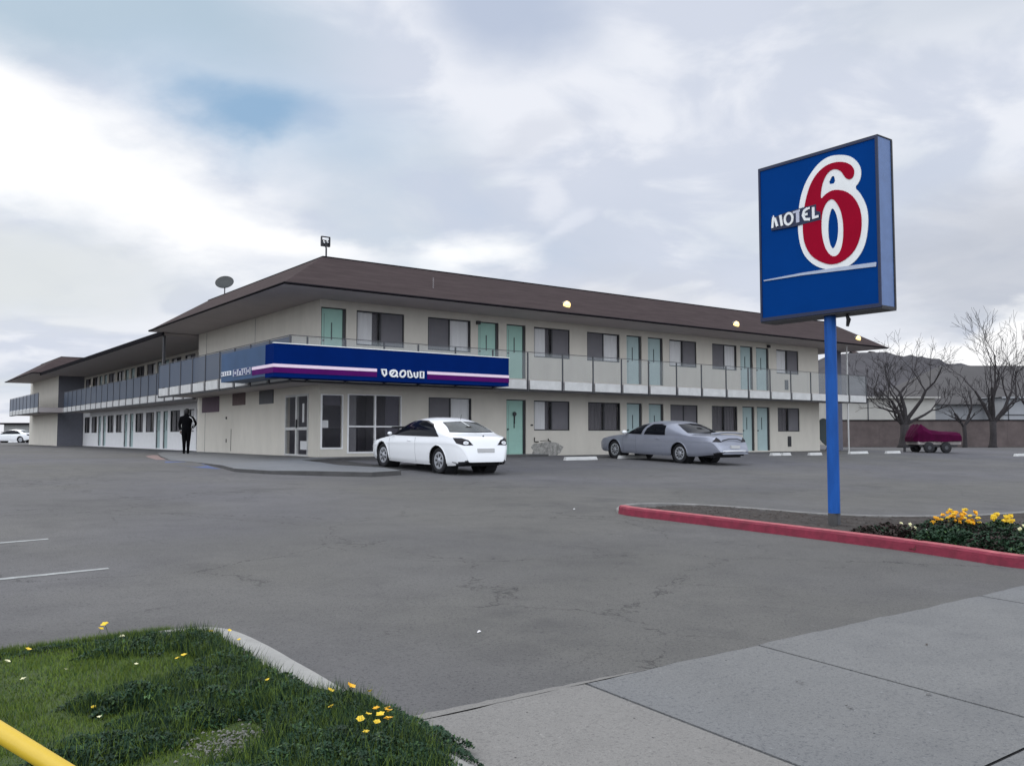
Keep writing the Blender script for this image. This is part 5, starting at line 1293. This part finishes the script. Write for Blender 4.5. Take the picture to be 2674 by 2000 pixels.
            for k in range(25):
                t = math.radians(-8+196*k/24); X_ = wx+math.cos(t)*ra; Z_ = C['rw']*.98+math.sin(t)*ra
                b0 = zb(X_); zs = lerp_keys(C['zs'], X_); s_ = max(0, (Z_-b0)/(zs-b0)); yy = lerp_keys(C['w'], X_)*(.925+.075*math.sin(PI*(.10+.62*s_)))
                pts.append((X_, s*(yy-.006), Z_))
            mb.tube(pts, .017, 6); mb.build('wheel_arch', paint, root, smooth=True)
    for s in (-1, 1):      # mirrors, handles, sill line
        mx_, mz_ = C['mir']; ym = lerp_keys(C['w'], mx_)*.98
        mb = MB(); mb.lathe([(0, -.09), (.06, -.075), (.085, -.02), (.08, .04), (0, .055)], 14, 'x', (0, 0, 0))
        mo = mb.build('mirror', paint if C['name'] == 'w' else M_wsign, root, smooth=True, loc=(mx_, s*(ym+.10), mz_)); mo.scale = (1, 1.25, .85) if C['name'] == 's' else (.6, .85, .6)
        mb = MB(); mb.tube([(0, -s*.12, -.03), (0, 0, -.02)], .018, 6); mb.build('mirror_arm', M_blk, mo)
        for hx in C['hand']:
            zh = lerp_keys(C['zs'], hx)-.10; yh = lerp_keys(C['w'], hx)*(.925+.075*math.sin(PI*.6))
            mb = MB(); mb.tube([(hx-.09, s*(yh-.005), zh), (hx-.07, s*(yh+.025), zh), (hx+.07, s*(yh+.025), zh), (hx+.09, s*(yh-.005), zh)], .012, 6); mb.build('door_handle', paint, root, smooth=True)
        for dx in C['seam']:
            mb = MB(); pts = []
            for k in range(13):
                s_ = .08+.9*k/12; b0 = zb(dx); zs = lerp_keys(C['zs'], dx); z = b0+(zs-b0)*s_; yy = lerp_keys(C['w'], dx)*(.925+.075*math.sin(PI*(.10+.62*s_)))+C.get('crease', 0)*math.exp(-((s_-.80)/.05)**2)
                pts.append((dx+.03*math.sin(s_*2), s*(yy+.0005), z))
            mb.tube(pts, .0035, 4); mb.build('door_seam', M_post, root)
    return root, tails
PW = [('side_window', [(.98, .965), (.62, 1.16), (.22, 1.30), (-.22, 1.37), (-.62, 1.36), (-1.0, 1.28), (-1.28, 1.14), (-1.47, .99), (-.6, .975), (.4, .965)], 'side', M_carglass, (1, -1), .022),
      ('rear_window', [(-.68, 1.105), (0, 1.09), (.68, 1.105), (.61, 1.22), (.53, 1.345), (0, 1.37), (-.53, 1.345), (-.61, 1.22)], 'rear', M_rearglass, (1,), .02),
      ('windscreen', [(-.68, 1.02), (0, 1.0), (.68, 1.02), (.55, 1.36), (0, 1.38), (-.55, 1.36)], 'front', M_carglass, (1,), .015),
      ('tail_light', [(.95, .955), (.68, .955), (.48, .90), (.33, .785), (.62, .78), (.84, .83)], 'tail', M_lens, (1, -1), .008)]
CW = dict(name='w', xf=2.30, xr=-2.44, wf=1.38, wr=-1.42, rw=.345, ra=.415, n=3.2, m=2.5, spk=7, crease=.012, kf=1.09, patches=PW,
    zt=[(2.30, .46), (2.27, .60), (2.2, .68), (2.0, .76), (1.6, .86), (1.2, .94), (.98, .985), (.6, 1.20), (.25, 1.375), (-.15, 1.455), (-.6, 1.475), (-1.0, 1.43), (-1.4, 1.30), (-1.86, 1.085), (-2.05, 1.04), (-2.22, 1.01), (-2.31, .98), (-2.36, .88), (-2.39, .74), (-2.42, .60), (-2.44, .44)],
    zs=[(2.30, .40), (2.2, .60), (2.0, .70), (1.5, .80), (.9, .87), (0, .915), (-1.0, .95), (-1.8, .98), (-2.1, .96), (-2.25, .90), (-2.34, .80), (-2.40, .62), (-2.44, .40)],
    w=[(2.30, .50), (2.25, .62), (2.15, .72), (1.9, .82), (1.5, .875), (.8, .90), (0, .905), (-1.4, .90), (-1.9, .865), (-2.2, .80), (-2.34, .72), (-2.40, .64), (-2.44, .56)],
    zb=[(2.3, .30), (2.0, .22), (0, .20), (-1.9, .23), (-2.3, .28), (-2.44, .34)], mir=(.78, .99), hand=(-.12,), seam=(.92, -.42))
white, tl = car('white rounded coupe parked nose-in before the office windows', CW, M_carw, W(.78, -6.22, G(-6.22)+.005), (0, -.031, ANG+PI/2))
for s, k in ((1, 'tail_l'), (-1, 'tail_r')):
    pass
mb = MB(); mb.box(-2.43, -2.395, -.27, .27, .585, .70); mb.build('number_plate', mat('plate_recess', (.50, .50, .49), .6, noise=.1), white, bevel=.01)
mb = MB(); mb.tube([(-1.02, -.1, 1.425), (-1.06, -.1, 1.56)], .006, 5); mb.build('aerial', M_blk, white)
mb = MB(); mb.tube([(-1.2, .0, 1.385), (-1.55, -.04, 1.252)], .009, 5); mb.build('rear_wiper', M_wsign, white)
mb = MB(); mb.lathe([(0, -.012), (.03, -.008), (.032, .004)], 12, 'x', (-2.275, 0, 1.0)); mb.build('badge', M_post, white)
mb = MB(); mb.tube([(-2.1, .84, .335), (-2.36, .6, .30)], .01, 5); mb.build('bumper_line', M_blk, white)
PS = [('side_window', [(1.00, .93), (.72, 1.07), (.38, 1.21), (.02, 1.28), (.14, 1.10), (.22, .925), (.6, .925)], 'side', M_carglass, (1, -1), .016),
      ('side_window', [(.08, .925), (-.02, 1.12), (-.20, 1.27), (-.52, 1.28), (-.78, 1.22), (-.84, .93), (-.4, .925)], 'side', M_carglass, (1, -1), .014),
      ('rear_window', [(-.76, 1.015), (0, 1.00), (.76, 1.015), (.70, 1.15), (.57, 1.30), (0, 1.33), (-.57, 1.30), (-.70, 1.15)], 'rear', M_carglass, (1,), .014),
      ('windscreen', [(-.70, .97), (0, .95), (.70, .97), (.56, 1.25), (0, 1.27), (-.56, 1.25)], 'front', M_carglass, (1,), .015),
      ('tail_light', [(.74, .90), (.92, .76), (.70, .755), (.52, .75), (.62, .83)], 'tail', M_lens, (1, -1), .006)]
CS = dict(name='s', xf=2.45, xr=-2.78, wf=1.50, wr=-1.42, rw=.33, ra=.385, n=3.0, m=2.4, spk=9, crease=.008, kf=1.12, kr=1.28, patches=PS,
    zt=[(2.45, .46), (2.42, .58), (2.34, .68), (2.1, .77), (1.6, .86), (1.2, .90), (1.04, .93), (.68, 1.16), (.35, 1.31), (-.05, 1.39), (-.55, 1.41), (-1.0, 1.375), (-1.35, 1.25), (-1.78, 1.02), (-2.0, .985), (-2.4, .985), (-2.52, .985), (-2.59, .92), (-2.63, .78), (-2.68, .68), (-2.74, .62), (-2.76, .54), (-2.78, .44)],
    zs=[(2.45, .40), (2.34, .60), (2.1, .70), (1.5, .79), (.9, .85), (0, .875), (-1.0, .89), (-1.8, .90), (-2.3, .89), (-2.5, .84), (-2.6, .74), (-2.7, .56), (-2.78, .38)],
    w=[(2.45, .52), (2.38, .66), (2.2, .78), (1.9, .86), (1.4, .905), (.8, .93), (0, .935), (-1.4, .93), (-2.0, .90), (-2.4, .85), (-2.6, .79), (-2.7, .74), (-2.78, .66)],
    zb=[(2.45, .32), (2.1, .24), (0, .22), (-1.9, .25), (-2.5, .33), (-2.78, .38)], mir=(.90, .96), hand=(-.55,), seam=(.42, 1.02))
silver, tls = car('silver blue sedan with black side windows parked right of the white car', CS, M_cars, W(11.55, -4.85, G(-4.85)+.005), (0, -.031, ANG+PI/2))
mb = MB(); mb.tube([(-2.777, -.78, 1.01), (-2.828, -.4, 1.05), (-2.841, 0, 1.06), (-2.828, .4, 1.05), (-2.777, .78, 1.01)], .028, 8); mb.build('spoiler', M_cars, silver, smooth=True)
mb = MB(); mb.tube([(-3.007, .5, .80), (-3.033, .2, .86), (-3.033, -.2, .86), (-3.007, -.55, .78)], .018, 6); mb.build('trunk_trim', M_blk, silver, smooth=True)
mb = MB(); mb.tube([(-3.123, .6, .46), (-3.187, .2, .47), (-3.187, -.3, .47), (-3.109, -.62, .46)], .022, 6); mb.build('bumper_strip', M_wsign, silver, smooth=True)
mb = MB(); mb.box(-3.16, -3.09, -.22, .22, .55, .645); mb.build('number_plate', mat('plate_recess', (.5, .5, .5), .6), silver)
silver.scale = (1, 1.03, 1.04)
# white car at the far left edge: copy of the white car with its parts
far = copy_tree(white); far.location = Vector((-55.6, 98.5, .80)); far.rotation_euler = (0, 0, math.radians(172)); far['label'] = 'white car cut off by the left edge of the photo'

# ------------------------------------------------------------------ person by the walkway
def person(label, loc, rot):
    e = thing('person', label, 'person', loc, rot)
    def skin(name, pts, edges, m, root=0, sub=2):
        me = bpy.data.meshes.new(name); me.from_pydata([p[:3] for p in pts], edges, []); me.materials.append(m)
        o = bpy.data.objects.new(name, me); COL.objects.link(o)
        o.modifiers.new('skin', 'SKIN'); sv = me.skin_vertices[0].data
        for i, p in enumerate(pts): sv[i].radius = tuple(q*1.3 for q in (p[3], p[4] if len(p) > 4 else p[3])); sv[i].use_root = (i == root)
        md = o.modifiers.new('sub', 'SUBSURF'); md.levels = sub; md.render_levels = sub
        dg = bpy.context.evaluated_depsgraph_get(); nm = bpy.data.meshes.new_from_object(o.evaluated_get(dg)); nm.name = name
        if not nm.materials: nm.materials.append(m)
        bpy.data.objects.remove(o); return nm
    P = [(0, 0, .95, .155, .115), (0, 0, 1.12, .145, .105), (0, 0, 1.32, .19, .12), (0, 0, 1.46, .13, .09), (0, .01, 1.54, .058), (0, .01, 1.60, .06),
         (-.085, 0, .90, .10, .10), (-.08, -.01, .50, .062), (-.075, .0, .12, .042), (-.075, -.0, .05, .045), (-.08, .15, .03, .038),
         (.085, 0, .90, .10, .10), (.075, .02, .50, .062), (.07, .0, .12, .042), (.07, -.0, .05, .045), (.075, .15, .03, .038),
         (-.20, 0, 1.42, .068), (-.27, -.02, 1.16, .048), (-.22, .10, .93, .036),
         (.20, 0, 1.42, .068), (.36, -.04, 1.20, .048), (.21, .04, 1.02, .036)]
    E = [(0, 1), (1, 2), (2, 3), (3, 4), (4, 5), (0, 6), (6, 7), (7, 8), (8, 9), (9, 10), (0, 11), (11, 12), (12, 13), (13, 14), (14, 15), (3, 16), (16, 17), (17, 18), (3, 19), (19, 20), (20, 21)]
    me = skin('body', P, E, M_cloth); b = link('body', me, e); me.polygons.foreach_set('use_smooth', [True]*len(me.polygons))
    # head with features
    mb = MB(); n = 16; rows = 12
    for i in range(rows+1):
        ph = -PI/2+PI*i/rows; z = .115*math.sin(ph); r = math.cos(ph)
        for k in range(n):
            t = 2*PI*k/n; x = .075*r*math.cos(t)*(1-.18*max(0, -math.sin(ph))); y = .095*r*math.sin(t)
            if abs(t-PI/2) < .25 and -.5 < ph < .1: y += .022
            mb.v.append((x, y, z))
    for i in range(rows):
        for k in range(n): mb.f.append((i*n+k, i*n+(k+1) % n, (i+1)*n+(k+1) % n, (i+1)*n+k)); mb.m.append(0)
    hd = mb.build('head', M_skin, e, smooth=True, loc=(0, .02, 1.69))
    mb = MB()
    for s in (-1, 1): mb.lathe([(0, -.014), (.02, -.008), (.026, .006), (0, .01)], 10, 'x', (s*.078, 0, -.005))
    mb.build('ears', M_skin, hd)
    mb = MB(); mb.lathe([(.0, .125), (.05, .112), (.086, .06), (.094, -.01), (.086, -.07), (.07, -.10)], 18, 'z', (0, -.014, 0)); mb.build('hair', M_hair, hd, smooth=True)
    for s, (hx, hy, hz), d in ((-1, (-.22, .11, .91), Vector((.05, .15, -1))), (1, (.20, .06, 1.0), Vector((-.8, .3, -.5)))):
        d.normalize(); mb = MB(); p = Vector((hx, hy, hz)); up = d.cross(Vector((0, 1, 0))).normalized(); sd = d.cross(up)
        mb.tube([p, p+d*.045, p+d*.085], [.026, .036, .034], 8)
        for k, ln in enumerate((.068, .076, .070, .055)):
            q = p+d*.08+sd*(.025-.017*k); mb.tube([q, q+d*ln*.45+up*.006, q+d*ln*.8+up*.02, q+d*ln*.95+up*.034], [.009, .0085, .008, .006], 6)
        q = p+d*.03+sd*.03; mb.tube([q, q+sd*.025+d*.02, q+sd*.03+d*.052], [.011, .010, .008], 6)
        mb.build('hand', M_skin, b, smooth=True)
    mb = MB(); mb.tube([(.10, -.10, 1.47), (.20, -.12, 1.40), (.285, -.13, 1.2), (.27, -.12, 1.06)], .012, 6); mb.build('bag_strap', M_wsign, e, smooth=True)
    return e
p = W(-1.79, 8.6, 0); person('person dressed all in black standing on the walkway by the office wall', (p.x, p.y, .86-.06+.075), math.radians(20))
